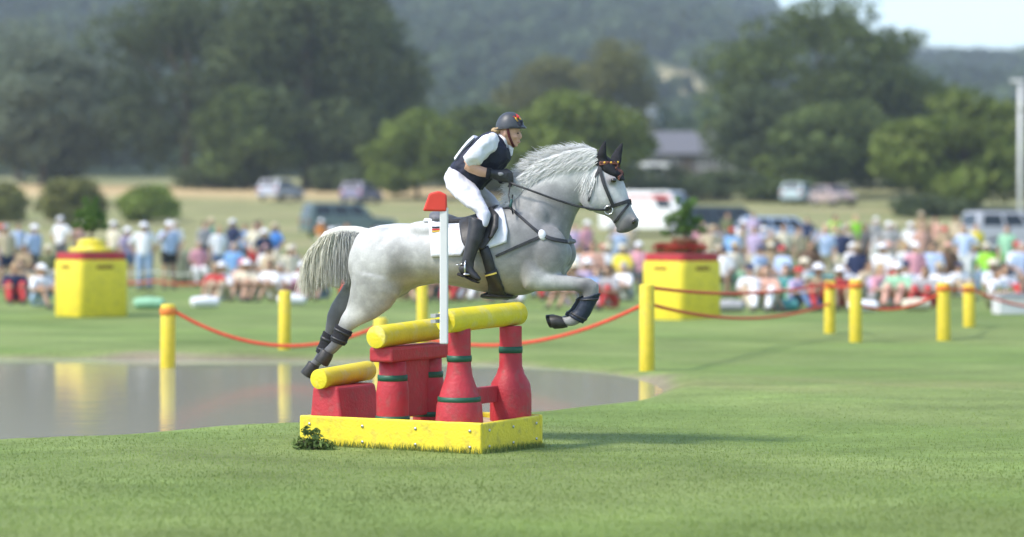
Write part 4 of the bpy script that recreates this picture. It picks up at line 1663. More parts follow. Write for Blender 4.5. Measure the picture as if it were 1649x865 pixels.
# crowd barrier: thin stakes with a white tape above and a red tape below
stakes = []
STK = mat('grey_stake', (.35, .35, .33), .6, .2)
for k, px_ in enumerate((-40, 118, 250, 345, 470, 640, 905, 1010, 1180, 1290, 1440, 1590, 1700)):
    y_ = 62.5
    x_ = (px_ - 824.5) / F * y_
    z_ = gz(x_, y_)
    o = link('barrier_stake', MB().tube([(0, 0, -.1), (0, 0, .62), (0, 0, .64)], [.018, .018, .008], 8).mesh('barrier_stake'), None, STK)
    o.location = (x_, y_, z_)
    tag(o, 'thin grey stake holding the tape barrier before the crowd', 'stake', 'thin stakes of the crowd barrier')
    stakes.append(Vector((x_, y_, z_)))
for hgt, m_, nm in ((.56, WHITEROPE, 'white'), (.30, REDROPE, 'red')):
    mb_ = MB()
    pts = []
    for i in range(len(stakes) - 1):
        for k in range(8):
            t = k / 8
            q = stakes[i].lerp(stakes[i + 1], t) + Vector((0, -.02, hgt - (.05 + .02 * (i % 3)) * 4 * t * (1 - t)))
            pts.append(q)
    mb_.tube(pts, [(.006, .03 if nm == 'red' else .016)] * len(pts), 6, True)
    tag(link('barrier_tape', mb_.mesh('barrier_tape'), None, m_), '%s tape strung along thin stakes in front of the crowd' % nm, 'barrier tape')


# ------------------------------------------------------------------ planters
def planter(px, base_py, half, rz, label):
    p = G(px, base_py)
    p.y += half
    p.x = (px - 824.5) / F * p.y
    t = thing('planter', label, 'planter', (p.x, p.y, 0), rz, 'big yellow planters on the lawn')
    H = 1.06
    tb_ = MB()
    rings = []

    def sq(h_, z, r):
        ring = []
        for q in range(4):
            for k in range(6):
                a = q * math.pi / 2 + k / 5 * math.pi / 2
                cxx = (h_ - r) * (1 if q in (0, 3) else -1)
                cyy = (h_ - r) * (1 if q in (0, 1) else -1)
                ring.append((cxx + r * math.cos(a), cyy + r * math.sin(a), z))
        return ring
    tb_.loft([sq(half * .985, 0, .14), sq(half, .02, .14), sq(half, H - .02, .14), sq(half * .99, H, .14)])
    part('tub', tb_, YEL, t, True, BEV(.01))
    rb_ = MB()
    rb_.loft([sq(half * .93, H + .002, .13), sq(half * .95, H + .01, .13), sq(half * .95, H + .13, .13), sq(half * .90, H + .135, .12)])
    part('red_rim', rb_, RED, t, True, BEV(.008))
    sb_ = MB()
    sb_.loft([sq(half * .86, H + .136, .12), sq(half * .84, H + .15, .12)])
    part('soil', sb_, mat('soil', (.06, .045, .03), .95, .3, 20) if 'soil' not in bpy.data.materials else bpy.data.materials['soil'], t)
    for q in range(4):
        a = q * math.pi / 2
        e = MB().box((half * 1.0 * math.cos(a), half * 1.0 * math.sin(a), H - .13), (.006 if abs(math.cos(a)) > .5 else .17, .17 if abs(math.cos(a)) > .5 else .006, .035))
        part('hand_slot', e, mat('slot_shadowed_wood', (.30, .17, .02), .8) if 'slot_shadowed_wood' not in bpy.data.materials else bpy.data.materials['slot_shadowed_wood'], t, False, BEV(.004))  # thin slab without a recess; the slot's shade is in its colour
    return Vector((p.x, p.y, H + .14)), t


GREENL = ((.085, .16, .035), (.14, .24, .06))
top1, _ = planter(147, 511, .53, R(38), 'yellow square planter with red rim carrying a tiered yellow pot and green shrub')
pp = thing('potted_shrub', 'green ball shrub in a tiered yellow pot standing on the yellow planter', 'potted plant', top1)
pm_ = MB().lathe([(0, 0), (.40, 0), (.42, .03), (.40, .08), (.27, .10), (.25, .14), (.27, .18), (.25, .22), (.17, .25), (.0, .26)], (0, 0, 0), 24)
part('tiered_pot', pm_, YELROLL, pp, True, BEV(.006))
part('stem', MB().tube([(0, 0, .2), (.01, 0, .5)], [.03, .025], 8), BARK, pp)
part('foliage', leaves_mesh('foliage', [(0, 0, .78), (.16, .05, .66), (-.19, 0, .70), (.02, -.14, .60), (-.05, .1, .48), (.1, -.1, .92), (-.12, .05, .95), (.23, -.05, .5), (-.26, -.05, .52)], [(.15, .15, .16), (.13, .13, .12), (.12, .12, .13), (.14, .14, .12), (.17, .17, .12), (.08, .08, .12), (.07, .07, .10), (.10, .1, .09), (.09, .09, .08)], 1100, .045, GREENL, 21, .6, .2), LEAF, pp)
top2, _ = planter(1098, 517, .53, R(40), 'yellow square planter with red rim carrying red flowers and a brown pot')
pp = thing('potted_shrub', 'loose green shrub in a brown pot standing among red flowers on the planter', 'potted plant', top2 + Vector((.05, -.02, 0)))
pm_ = MB().lathe([(0, 0), (.17, 0), (.23, .22), (.25, .25), (.22, .27), (.0, .26)], (0, 0, 0), 22)
part('pot', pm_, mat('brown_pot', (.22, .10, .05), .7, .2), pp, True, BEV(.006))
part('stems', MB().tube([(0, 0, .2), (.02, 0, .6)], [.03, .015], 8), BARK, pp)
part('foliage', leaves_mesh('foliage', [(-.05, 0, .66), (.2, .05, .58), (-.27, 0, .60), (.04, -.1, .82), (.0, .05, .44), (.3, 0, .40), (-.33, .05, .38), (-.12, 0, .95), (.16, .05, .93)], [(.18, .16, .15), (.14, .14, .10), (.12, .12, .12), (.11, .11, .14), (.22, .18, .10), (.12, .1, .07), (.10, .1, .07), (.06, .06, .10), (.06, .06, .09)], 1000, .05, GREENL, 22, .6, .2), LEAF, pp)
fl = thing('flower_tuft', 'red flowers growing along the rim of the planter with the brown pot', 'flowers', top2)
part('flowers', leaves_mesh('flowers', [(-.33, -.1, .1), (-.2, -.3, .1), (.3, -.15, .1), (.1, -.35, .1), (-.38, .1, .1)], [(.16, .14, .1)] * 5, 900, .03, ((.42, .03, .03), (.30, .05, .03)), 23), LEAF, fl)
part('leaves', leaves_mesh('leaves', [(-.3, -.1, .05), (-.2, -.25, .05), (.27, -.15, .05), (.1, -.3, .05)], [(.16, .14, .06)] * 4, 400, .03, GREENL, 24), LEAF, fl)
# white marker strip lying on the near bank
p = G(14, 702)
wbm = MB().box((0, 0, .02), (.19, .05, .014), .05)
o = link('marker_board', wbm.mesh('marker_board', False), None, WHITE)
add_mods(o, BEV(.006))
o.location = (p.x, p.y, gz(p.x, p.y))
tag(o, 'white board lying on the grass at the near edge of the pond', 'board')


# ------------------------------------------------------------------ spectators
def proto(pose, kid=False):
    """meshes of one pose facing -Y: body, top, bottoms, shoes, hat, hair"""
    B, T, K, Ht, Hr, Br = MB(), MB(), MB(), MB(), MB(), MB()
    SHO = [MB(), MB()]
    if pose in ('stand', 'point', 'akimbo', 'back'):
        hip, sho, hz_ = .92, 1.42, 1.60
        lean = 0.0
        legs = [[(sx * .10, 0, hip), (sx * .11, -.02, .50), (sx * .12, .02, .09)] for sx in (-1, 1)]
    elif pose == 'sit':
        hip, sho, hz_ = .46, .98, 1.17
        lean = .05
        legs = [[(sx * .10, 0, hip), (sx * .13, -.44, .48), (sx * .13, -.40, .08)] for sx in (-1, 1)]
    else:   # ground: knees drawn up
        hip, sho, hz_ = .13, .60, .80
        lean = .10
        legs = [[(sx * .10, 0, hip), (sx * .14, -.34, .46), (sx * .13, -.58, .07)] for sx in (-1, 1)]
    yb = lean * -1.0
    # torso + head
    B.tube([(0, 0, hip), (0, 0, (hip + sho) / 2), (0, yb, sho), (0, yb, sho + .06)], [(.10, .15), (.10, .14), (.09, .16), (.05, .06)], 14, True, (0, 1, 0))
    B.tube([(0, yb, sho + .02), (0, yb - .01, sho + .12)], .052, 10)
    hc = Vector((0, yb - .02, hz_))
    B.ell(hc, (.073, .092, .112), 14, 10)
    B.ell(hc + Vector((0, -.045, -.055)), (.052, .055, .055), 10, 8)
    B.ell(hc + Vector((0, -.098, -.018)), (.013, .020, .022), 8, 6)
    for sx in (-1, 1):
        B.ell(hc + Vector((sx * .076, .01, -.015)), (.010, .02, .03), 8, 6)
    T.tube([(0, 0, hip - .02), (0, -.01 + yb * .3, hip + .16), (0, yb * .7, hip + .34), (0, yb, sho - .02), (0, yb, sho + .055)], [(.125, .175), (.125, .165), (.13, .185), (.11, .195), (.065, .085)], 18, True, (0, 1, 0))
    for sx in (-1, 1):
        s0 = Vector((sx * .17, yb, sho - .02))
        if pose in ('stand', 'back') or (pose == 'point' and sx > 0):
            el = s0 + Vector((sx * .07, .03, -.29)); ha = el + Vector((-sx * .02, -.08, -.25))
        elif pose == 'point':
            el = s0 + Vector((sx * .12, -.16, -.16)); ha = el + Vector((-sx * .14, -.12, .22))
        elif pose == 'akimbo':
            el = s0 + Vector((sx * .20, .05, -.24)); ha = el + Vector((-sx * .17, -.08, -.17))
        elif pose == 'sit':
            el = s0 + Vector((sx * .07, -.02, -.28)); ha = el + Vector((-sx * .06, -.24, -.06))
        else:
            el = s0 + Vector((sx * .10, -.12, -.22)); ha = el + Vector((-sx * .13, -.24, .03))
        B.tube([s0, el, ha], [.048, .040, .030], 10)
        d = (ha - el).normalized()
        B.tube([ha - d * .02, ha + d * .05, ha + d * .09], [(.026, .034), (.022, .042), (.018, .038)], 10)
        for k in range(4):
            o_ = Vector((0, (k - 1.5) * .018, 0)) if abs(d.y) < .8 else Vector(((k - 1.5) * .018, 0, 0))
            q = ha + d * .085 + o_
            B.tube([q, q + d * .035, q + d * .06 + Vector((0, -.012, -.01))], [.010, .0095, .008], 6)
        B.tube([ha + d * .02, ha + d * .05 + Vector((-sx * .03, -.02, 0)), ha + d * .08 + Vector((-sx * .035, -.03, 0))], [.012, .011, .009], 6)
        T.tube([s0 + Vector((-sx * .05, 0, .02)), s0, s0.lerp(el, .55), s0.lerp(el, .85)], [(.07, .07), (.075, .075), (.068, .068), (.064, .064)], 12)
    for li, lg in enumerate(legs):
        Sh = SHO[li]
        B.tube(lg, [.078, .055, .036], 12)
        k_ = [Vector(q) for q in lg]
        K.tube([k_[0] + Vector((0, 0, .04)), k_[0].lerp(k_[1], .5), k_[1], k_[1].lerp(k_[2], .5), k_[2] + Vector((0, 0, .02))], [.105, .096, .074, .066, .060], 14)
        fx = k_[2]
        Sh.tube([fx + Vector((0, .05, -.04)), fx + Vector((0, 0, -.035)), fx + Vector((0, -.10, -.05)), fx + Vector((0, -.17, -.058))], [(.036, .036), (.045, .05), (.046, .036), (.032, .022)], 12, True, (1, 0, 0))
    K.tube([(0, .0, hip - .09), (0, 0, hip), (0, 0, hip + .07)], [(.10, .15), (.125, .178), (.118, .165)], 16, True, (0, 1, 0))
    # cap with a peak / brimmed hat share the crown
    Ht.tube([hc + Vector((0, .005, .018)), hc + Vector((0, .005, .06)), hc + Vector((0, .005, .105)), hc + Vector((0, .005, .128))], [(.112, .092), (.110, .090), (.085, .07), (.03, .025)], 16, True, (0, 1, 0))
    Ht.tube([hc + Vector((0, -.04, .028)), hc + Vector((0, -.12, .026)), hc + Vector((0, -.185, .012))], [(.082, .010), (.075, .009), (.045, .006)], 14, True, (1, 0, 0))
    Br.tube([hc + Vector((0, .005, .022)), hc + Vector((0, .005, .03)), hc + Vector((0, .005, .038))], [(.20, .18), (.205, .185), (.15, .13)], 20, True, (0, 1, 0))
    Br.tube([hc + Vector((0, .005, .03)), hc + Vector((0, .005, .08)), hc + Vector((0, .005, .13))], [(.11, .09), (.105, .087), (.07, .06)], 16, True, (0, 1, 0))
    Hr.ell(hc + Vector((0, .018, .026)), (.086, .098, .108), 14, 10)
    Hr.ell(hc + Vector((0, .055, -.05)), (.075, .055, .10), 12, 8)
    out = {}
    for nm, mb_, vx_, dc in (('body', B, .014, .45), ('top', T, .02, .5), ('trousers', K, .02, .5), ('shoe_a', SHO[0], .016, .5), ('shoe_b', SHO[1], .016, .5), ('cap', Ht, .012, .5), ('brimmed_hat', Br, .012, .5), ('hair', Hr, .016, .6)):
        o = blob(nm, mb_, None, None, vx_, 3, None, dc)
        me = o.data
        bpy.data.objects.remove(o)
        me.materials.append(None)
        out[nm] = me
    sm_ = out['trousers'].copy()
    sm_.name = 'shorts'
    bm = bmesh.new(); bm.from_mesh(sm_)
    kn = [Vector(q[0]).lerp(Vector(q[1]), .72) for q in legs]
    nk = [(Vector(q[1]) - Vector(q[0])).normalized() for q in legs]
    kill = [v_ for v_ in bm.verts if any((v_.co - kn[i]).dot(nk[i]) > 0 and (v_.co.x * (-1, 1)[i] > -.02) for i in (0, 1))]
    bmesh.ops.delete(bm, geom=kill, context='VERTS')
    bm.to_mesh(sm_); bm.free()
    out['shorts'] = sm_
    # trim hair off the face
    hme = out['hair']
    bm = bmesh.new(); bm.from_mesh(hme)
    kill = [v_ for v_ in bm.verts if v_.co.y < hc.y - .045 - .0 and v_.co.z < hc.z + .055]
    bmesh.ops.delete(bm, geom=kill, context='VERTS')
    bm.to_mesh(hme); bm.free()
    return out


PROT = {k: proto(k) for k in ('stand', 'point', 'akimbo', 'sit', 'ground')}
CM = {}


def cmat(name, c):
    if name not in CM:
        CM[name] = mat('cloth_' + name.replace(' ', '_'), c, .85, .08, 9, .3, 30)
    return CM[name]


PAL = {'white': (.78, .78, .80), 'pale blue': (.42, .52, .72), 'sky blue': (.20, .38, .66), 'bright blue': (.05, .18, .50), 'navy': (.02, .03, .08), 'grey': (.32, .32, .33),
       'dark grey': (.09, .09, .095), 'black': (.02, .02, .022), 'beige': (.50, .41, .28), 'tan': (.38, .28, .17), 'brown': (.14, .08, .05), 'pink': (.62, .30, .36),
       'lilac': (.45, .36, .52), 'red': (.50, .05, .05), 'yellow': (.75, .62, .06), 'lime': (.32, .70, .05), 'mint green': (.30, .55, .36), 'grass green': (.14, .36, .10), 'teal': (.08, .28, .27),
       'olive': (.16, .17, .08), 'cream': (.66, .60, .46), 'orange': (.68, .25, .05), 'jeans blue': (.12, .19, .34), 'faded jeans': (.30, .40, .56), 'khaki': (.30, .27, .17), 'salmon': (.62, .36, .28)}
HAIRC = {'dark': (.03, .022, .018), 'brown': (.10, .06, .035), 'blond': (.42, .30, .15), 'grey': (.38, .38, .37)}
SKINS = [mat('skin_tone_light', (.56, .35, .25), .6, .06, 20), mat('skin_tone_tan', (.42, .25, .16), .6, .06, 20)]
SHOES = mat('dark_shoes', (.05, .045, .04), .7, .3, 20)
CHAIRM = {}
GRP = 'spectators watching from behind the barrier'


SEEN = set()
WH = {'at the picture edge': 'at the picture edge', 'left of the planter with the tiered pot': 'beside the tiered pot', 'close in front of the tape by the planter': 'beside the tiered pot planter',
      'behind the planter with the tiered pot': 'behind the tiered pot', 'right beside the planter with the tiered pot': 'beyond the tiered pot', 'next to the planter with the tiered pot': 'past the tiered pot',
      'beside the olive canvas screen': 'by the canvas screen', 'just past the olive canvas screen': 'past the canvas screen', 'near the post behind the horse tail': 'near the horse tail',
      'in the group left of the horse tail': 'near the horse tail', 'in front of the group left of the horse tail': 'near the horse tail', 'in front of the olive canvas screen': 'before the canvas screen',
      'right behind the horse tail': 'behind the horse tail', 'behind the horse hindquarters': 'behind the horse', 'seen under the horse belly': 'under the horse belly', 'seen below the girth': 'below the girth',
      'behind the raised forelegs': 'behind the forelegs', 'just beyond the horse chest': 'beyond the horse chest', 'between the horse chest and the red flowers': 'beyond the forelegs',
      'beside the planter with the red flowers': 'beside the red flowers', 'in front of the chairs beyond the horse chest': 'beyond the forelegs', 'just past the planter with red flowers': 'past the red flowers',
      'between the planter and the far pair of posts': 'behind the ropes', 'close by the far pair of posts': 'by the post pair', 'behind the far pair of posts': 'behind the post pair',
      'past the far pair of posts': 'past the post pair', 'left of the person in the dark brown top': 'before the last posts', 'behind the post of the last pair': 'behind the last posts',
      'behind the last pair of posts': 'behind the last posts', 'past the last pair of posts': 'past the last posts', 'at the picture edge past the last posts': 'past the last posts',
      'on the slope beside the dark car': 'beside the dark car', 'on the slope between the two cars': 'between two cars', 'on the slope beside the pale blue car': 'by the blue car',
      'on the slope, first of the two marshals': 'up the slope', 'on the slope, second of the two marshals': 'up the slope', 'on the slope beside the two marshals': 'up the slope',
      'on the slope below the light green tree': 'up the slope'}


def person(px, foot_py, pose, top, bot, hat, where, turn=0.0, scale=1.0, Y=None):
    """hat: '<colour> cap', '<colour> hat' or '<colour> hair'"""
    if Y is None:
        Y = CAMH * F / (foot_py - HOR)
        x = (px - 824.5) / F * Y
        z = gz(x, Y)
    else:
        x = (px - 824.5) / F * Y
        z = gz(x, Y)
    word = {'stand': 'standing', 'point': 'hand-raising', 'akimbo': 'hands-on-hips', 'sit': 'chair-sitting', 'ground': 'grass-sitting'}[pose]
    label = '%s person in %s and %s with %s %s' % (word, top, bot, hat, WH.get(where, where))
    assert label not in SEEN and len(label.replace('-', ' ').split()) <= 17, label
    SEEN.add(label)
    g_ = random.Random(int(px * 7 + foot_py))
    turn += g_.uniform(-.7, .7)
    t = thing('person', label, 'person', (x, Y, z), turn, GRP)
    sc_ = scale * g_.uniform(.94, 1.06)
    t.scale = (sc_ * g_.uniform(.95, 1.12), sc_ * g_.uniform(.95, 1.12), sc_)
    pr = PROT[pose]
    hc, hk = hat.rsplit(' ', 1)
    piece = [('body', 'body', SKINS[(int(px) + len(top)) % 2]), ('shirt', 'top', cmat(top, PAL[top])), ('trousers', 'shorts' if (int(px) * 5 + len(bot)) % 3 == 0 else 'trousers', cmat(bot, PAL[bot])), ('shoe', 'shoe_a', SHOES), ('shoe', 'shoe_b', SHOES)]
    if hk == 'hair':
        piece.append(('hair', 'hair', cmat('hair ' + hc, HAIRC[hc])))
    else:
        piece.append(('hair', 'hair', cmat('hair brown', HAIRC['brown'])))
        piece.append(('cap', 'cap', cmat(hc, PAL[hc])) if hk == 'cap' else ('brimmed_hat', 'brimmed_hat', cmat(hc, PAL[hc])))
    for nm, key, m_ in piece:
        o = bpy.data.objects.new(nm, pr[key])
        COL.objects.link(o)
        o.parent = t
        o.material_slots[0].link = 'OBJECT'
        o.material_slots[0].material = m_
    if pose == 'sit':
        ch = thing('folding_chair', '%s folding chair under the person in %s and %s %s' % (('green', 'blue', 'grey')[int(px) % 3], top, bot, WH.get(where, where)), 'chair', (x, Y, z), turn, 'folding chairs of the spectators')
        ch.scale = (scale,) * 3
        cc_ = cmat(('grass green', 'navy', 'grey')[int(px) % 3], PAL[('grass green', 'navy', 'grey')[int(px) % 3]])
        if not CHAIRM:
            CHAIRM['seat'] = MB().box((0, -.08, .335), (.25, .25, .012)).mesh('seat', False)
            CHAIRM['backrest'] = MB().box((0, .20, .64), (.25, .012, .17)).mesh('backrest', False)
            CHAIRM['leg'] = [MB().tube([(sx * .24, -.30, .0), (sx * .24, .19, .36), (sx * .24, .205, .82)], .012, 6).mesh('leg') for sx in (-1, 1)] + [MB().tube([(sx * .255, .22, .0), (sx * .255, -.30, .36)], .012, 6).mesh('leg') for sx in (-1, 1)]
            for k in ('seat', 'backrest'):
                CHAIRM[k].materials.append(None)
            for q in CHAIRM['leg']:
                q.materials.append(STK)
        for k in ('seat', 'backrest'):
            o = bpy.data.objects.new(k, CHAIRM[k]); COL.objects.link(o); o.parent = ch
            o.material_slots[0].link = 'OBJECT'; o.material_slots[0].material = cc_
        for q in CHAIRM['leg']:
            o = bpy.data.objects.new('leg', q); COL.objects.link(o); o.parent = ch
    return t


PEOPLE = [
    # beside and around the planter with the tiered pot
    (10, 470, 'stand', 'beige', 'navy', 'grey hat', 'at the picture edge', .3),
    (40, 466, 'sit', 'tan', 'dark grey', 'brown hair', 'at the picture edge', -.2),
    (55, 463, 'stand', 'pale blue', 'dark grey', 'white hat', 'left of the planter with the tiered pot', .5),
    (98, 449, 'akimbo', 'white', 'dark grey', 'white cap', 'left of the planter with the tiered pot', -.6, 1.12, 76),
    (62, 497, 'ground', 'white', 'faded jeans', 'white cap', 'close in front of the tape by the planter', .3),
    (128, 452, 'stand', 'salmon', 'khaki', 'cream hat', 'behind the planter with the tiered pot', .1),
    (205, 462, 'stand', 'lilac', 'jeans blue', 'white hat', 'right beside the planter with the tiered pot', .4),
    (232, 468, 'akimbo', 'white', 'faded jeans', 'white hat', 'next to the planter with the tiered pot', -.3, 1.04),
    (272, 465, 'point', 'pale blue', 'black', 'white cap', 'beside the olive canvas screen', .7, 1.06),
    # between the screen and the tail of the horse
    (352, 464, 'stand', 'white', 'jeans blue', 'blond hair', 'just past the olive canvas screen', -.2),
    (378, 468, 'sit', 'sky blue', 'khaki', 'grey hair', 'near the post behind the horse tail', .2),
    (395, 452, 'stand', 'sky blue', 'dark grey', 'brown hair', 'in the group left of the horse tail', .1),
    (418, 456, 'stand', 'brown', 'black', 'dark hair', 'in the group left of the horse tail', .6),
    (444, 460, 'akimbo', 'bright blue', 'cream', 'beige hat', 'in the group left of the horse tail', -.4),
    (400, 484, 'ground', 'cream', 'grey', 'white hat', 'in front of the group left of the horse tail', .4),
    (440, 486, 'ground', 'white', 'beige', 'brown hair', 'in front of the group left of the horse tail', -.2),
    (350, 488, 'ground', 'red', 'white', 'blond hair', 'in front of the olive canvas screen', .3),
    (466, 474, 'sit', 'cream', 'white', 'cream hat', 'right behind the horse tail', .2),
    (492, 484, 'ground', 'white', 'pink', 'white cap', 'under the horse tail', -.3),
    (520, 482, 'ground', 'pale blue', 'salmon', 'dark hair', 'under the horse tail', .2),
    (545, 458, 'stand', 'grey', 'navy', 'grey cap', 'behind the horse hindquarters', .2),
    (600, 462, 'stand', 'beige', 'jeans blue', 'brown hair', 'behind the horse hindquarters', -.2),
    (650, 484, 'ground', 'salmon', 'beige', 'white hat', 'seen under the horse belly', .2),
    (700, 482, 'ground', 'tan', 'jeans blue', 'dark hair', 'seen under the horse belly', -.2),
    (740, 484, 'ground', 'grey', 'red', 'blond hair', 'seen under the horse belly', .1),
    (790, 486, 'ground', 'white', 'salmon', 'cream hat', 'seen below the girth', .1),
    (832, 488, 'ground', 'pink', 'white', 'brown hair', 'seen below the girth', .3),
    # between the horse chest and the planter with red flowers
    (880, 484, 'ground', 'white', 'red', 'white hat', 'behind the raised forelegs', .2),
    (932, 474, 'sit', 'white', 'grey', 'dark hair', 'just beyond the horse chest', .2),
    (925, 455, 'stand', 'lilac', 'beige', 'brown hair', 'just beyond the horse chest', .3),
    (955, 480, 'sit', 'salmon', 'khaki', 'brown hair', 'between the horse chest and the red flowers', -.1),
    (978, 470, 'sit', 'white', 'beige', 'cream hat', 'between the horse chest and the red flowers', .2),
    (1004, 476, 'sit', 'yellow', 'brown', 'cream hat', 'between the horse chest and the red flowers', -.2),
    (1030, 472, 'sit', 'pink', 'dark grey', 'white cap', 'beside the planter with the red flowers', .3),
    (985, 497, 'ground', 'grey', 'red', 'dark hair', 'in front of the chairs beyond the horse chest', .1),
    # right of the planter with red flowers
    (1150, 456, 'stand', 'white', 'faded jeans', 'blond hair', 'just past the planter with red flowers', .1),
    (1182, 478, 'sit', 'cream', 'mint green', 'beige hat', 'just past the planter with red flowers', .2),
    (1215, 462, 'stand', 'lilac', 'cream', 'brown hair', 'between the planter and the far pair of posts', -.2),
    (1214, 500, 'ground', 'white', 'cream', 'grey hair', 'between the planter and the far pair of posts', .2),
    (1242, 470, 'sit', 'tan', 'brown', 'cream hat', 'between the planter and the far pair of posts', .3),
    (1268, 496, 'ground', 'teal', 'mint green', 'dark hair', 'between the planter and the far pair of posts', -.4),
    (1285, 456, 'stand', 'beige', 'olive', 'brown hair', 'between the planter and the far pair of posts', .2),
    (1304, 474, 'sit', 'brown', 'black', 'dark hair', 'close by the far pair of posts', .2),
    (1322, 494, 'ground', 'teal', 'red', 'brown hair', 'close by the far pair of posts', -.1),
    (1356, 462, 'akimbo', 'white', 'navy', 'grey hair', 'behind the far pair of posts', .2),
    (1394, 452, 'stand', 'dark grey', 'black', 'dark hair', 'behind the far pair of posts', -.5),
    (1428, 472, 'sit', 'cream', 'jeans blue', 'salmon hat', 'past the far pair of posts', .2),
    (1456, 472, 'sit', 'white', 'navy', 'blond hair', 'past the far pair of posts', -.2),
    (1412, 496, 'ground', 'pink', 'grey', 'blond hair', 'past the far pair of posts', .3),
    (1450, 497, 'ground', 'mint green', 'salmon', 'white cap', 'past the far pair of posts', -.1),
    (1484, 462, 'stand', 'salmon', 'beige', 'brown hair', 'left of the person in the dark brown top', .1),
    (1526, 470, 'sit', 'brown', 'black', 'salmon hat', 'behind the post of the last pair', .2),
    (1550, 456, 'stand', 'beige', 'dark grey', 'brown hair', 'behind the last pair of posts', -.1),
    (1590, 470, 'sit', 'lime', 'faded jeans', 'cream hat', 'past the last pair of posts', .1),
    (1622, 466, 'stand', 'mint green', 'grass green', 'brown hair', 'past the last pair of posts', .3),
    (1645, 476, 'sit', 'pale blue', 'grey', 'grey hair', 'at the picture edge past the last posts', -.2),
    (1600, 500, 'ground', 'white', 'olive', 'dark hair', 'past the last pair of posts', .2),
    (1130, 452, 'stand', 'pink', 'khaki', 'grey hair', 'just past the planter with red flowers', -.3),
    (1196, 454, 'akimbo', 'beige', 'brown', 'dark hair', 'just past the planter with red flowers', .3),
    (1230, 456, 'stand', 'pale blue', 'khaki', 'white cap', 'between the planter and the far pair of posts', .1),
    (1262, 458, 'stand', 'cream', 'olive', 'brown hair', 'between the planter and the far pair of posts', -.3),
    (1330, 454, 'stand', 'tan', 'jeans blue', 'beige hat', 'close by the far pair of posts', .3),
    (1375, 470, 'sit', 'white', 'pale blue', 'white cap', 'behind the far pair of posts', -.2),
    (1440, 452, 'stand', 'grey', 'olive', 'cream hat', 'past the far pair of posts', -.3),
    (1502, 478, 'sit', 'pale blue', 'cream', 'dark hair', 'left of the person in the dark brown top', .2),
    (1572, 455, 'stand', 'yellow', 'navy', 'brown hair', 'past the last pair of posts', -.2),
    (1352, 498, 'ground', 'red', 'tan', 'white hat', 'behind the far pair of posts', .2),
    (1236, 500, 'ground', 'salmon', 'white', 'brown hair', 'between the planter and the far pair of posts', -.2),
    (945, 456, 'stand', 'pink', 'navy', 'white cap', 'just beyond the horse chest', .2),
    (1012, 454, 'stand', 'beige', 'grey', 'brown hair', 'between the horse chest and the red flowers', -.2),
    (920, 496, 'ground', 'lilac', 'cream', 'blond hair', 'behind the raised forelegs', -.2),
    (560, 484, 'ground', 'white', 'red', 'cream hat', 'behind the horse hindquarters', .2),
    (184, 456, 'stand', 'cream', 'olive', 'white cap', 'right beside the planter with the tiered pot', -.3),
    (30, 452, 'akimbo', 'pale blue', 'khaki', 'dark hair', 'at the picture edge', .2),
    (78, 468, 'sit', 'olive', 'grey', 'cream hat', 'left of the planter with the tiered pot', .2),
    (330, 452, 'stand', 'grey', 'black', 'dark hair', 'just past the olive canvas screen', .2),
    (430, 470, 'sit', 'white', 'khaki', 'salmon hat', 'in the group left of the horse tail', -.3),
    # up on the slope by the cars
    (1172, 0, 'stand', 'olive', 'jeans blue', 'brown hair', 'on the slope beside the dark car', .2, 1.0, 92),
    (1213, 0, 'stand', 'lilac', 'navy', 'dark hair', 'on the slope between the two cars', -.2, 1.0, 92),
    (1300, 0, 'akimbo', 'navy', 'khaki', 'brown hair', 'on the slope beside the pale blue car', .2, 1.0, 90),
    (1345, 0, 'point', 'lime', 'brown', 'dark hair', 'on the slope, first of the two marshals', .1, 1.05, 88),
    (1378, 0, 'akimbo', 'lime', 'tan', 'blond hair', 'on the slope, second of the two marshals', -.1, 1.05, 88),
    (1410, 0, 'stand', 'grey', 'white', 'white cap', 'on the slope beside the two marshals', .3, 1.05, 88),
    (1484, 0, 'stand', 'tan', 'dark grey', 'beige hat', 'on the slope below the light green tree', .2, 1.05, 86),
    (1506, 0, 'akimbo', 'salmon', 'dark grey', 'brown hair', 'on the slope below the light green tree', -.2, 1.05, 86),
    (1540, 0, 'stand', 'beige', 'olive', 'dark hair', 'on the slope below the light green tree', .2, 1.05, 88),
    (516, 0, 'sit', 'orange', 'cream', 'white hat', 'near the off-road car', .1, 1.0, 100),
    (1466, 0, 'stand', 'white', 'grey', 'white hat', 'on the slope below the light green tree', .4, 1.0, 78),
]
for row in PEOPLE:
    person(*row)
TOPC = ['white', 'white', 'white', 'white', 'pale blue', 'pink', 'beige', 'grey', 'lilac', 'cream', 'salmon', 'navy', 'tan', 'mint green', 'red', 'sky blue']
BOTC = ['white', 'navy', 'grey', 'beige', 'jeans blue', 'faded jeans', 'khaki', 'red', 'salmon', 'dark grey', 'cream']
HATC = ['white cap', 'brown hair', 'dark hair', 'blond hair', 'grey hair', 'cream hat', 'beige hat', 'white hat', 'red cap', 'navy cap']
gq = random.Random(5)
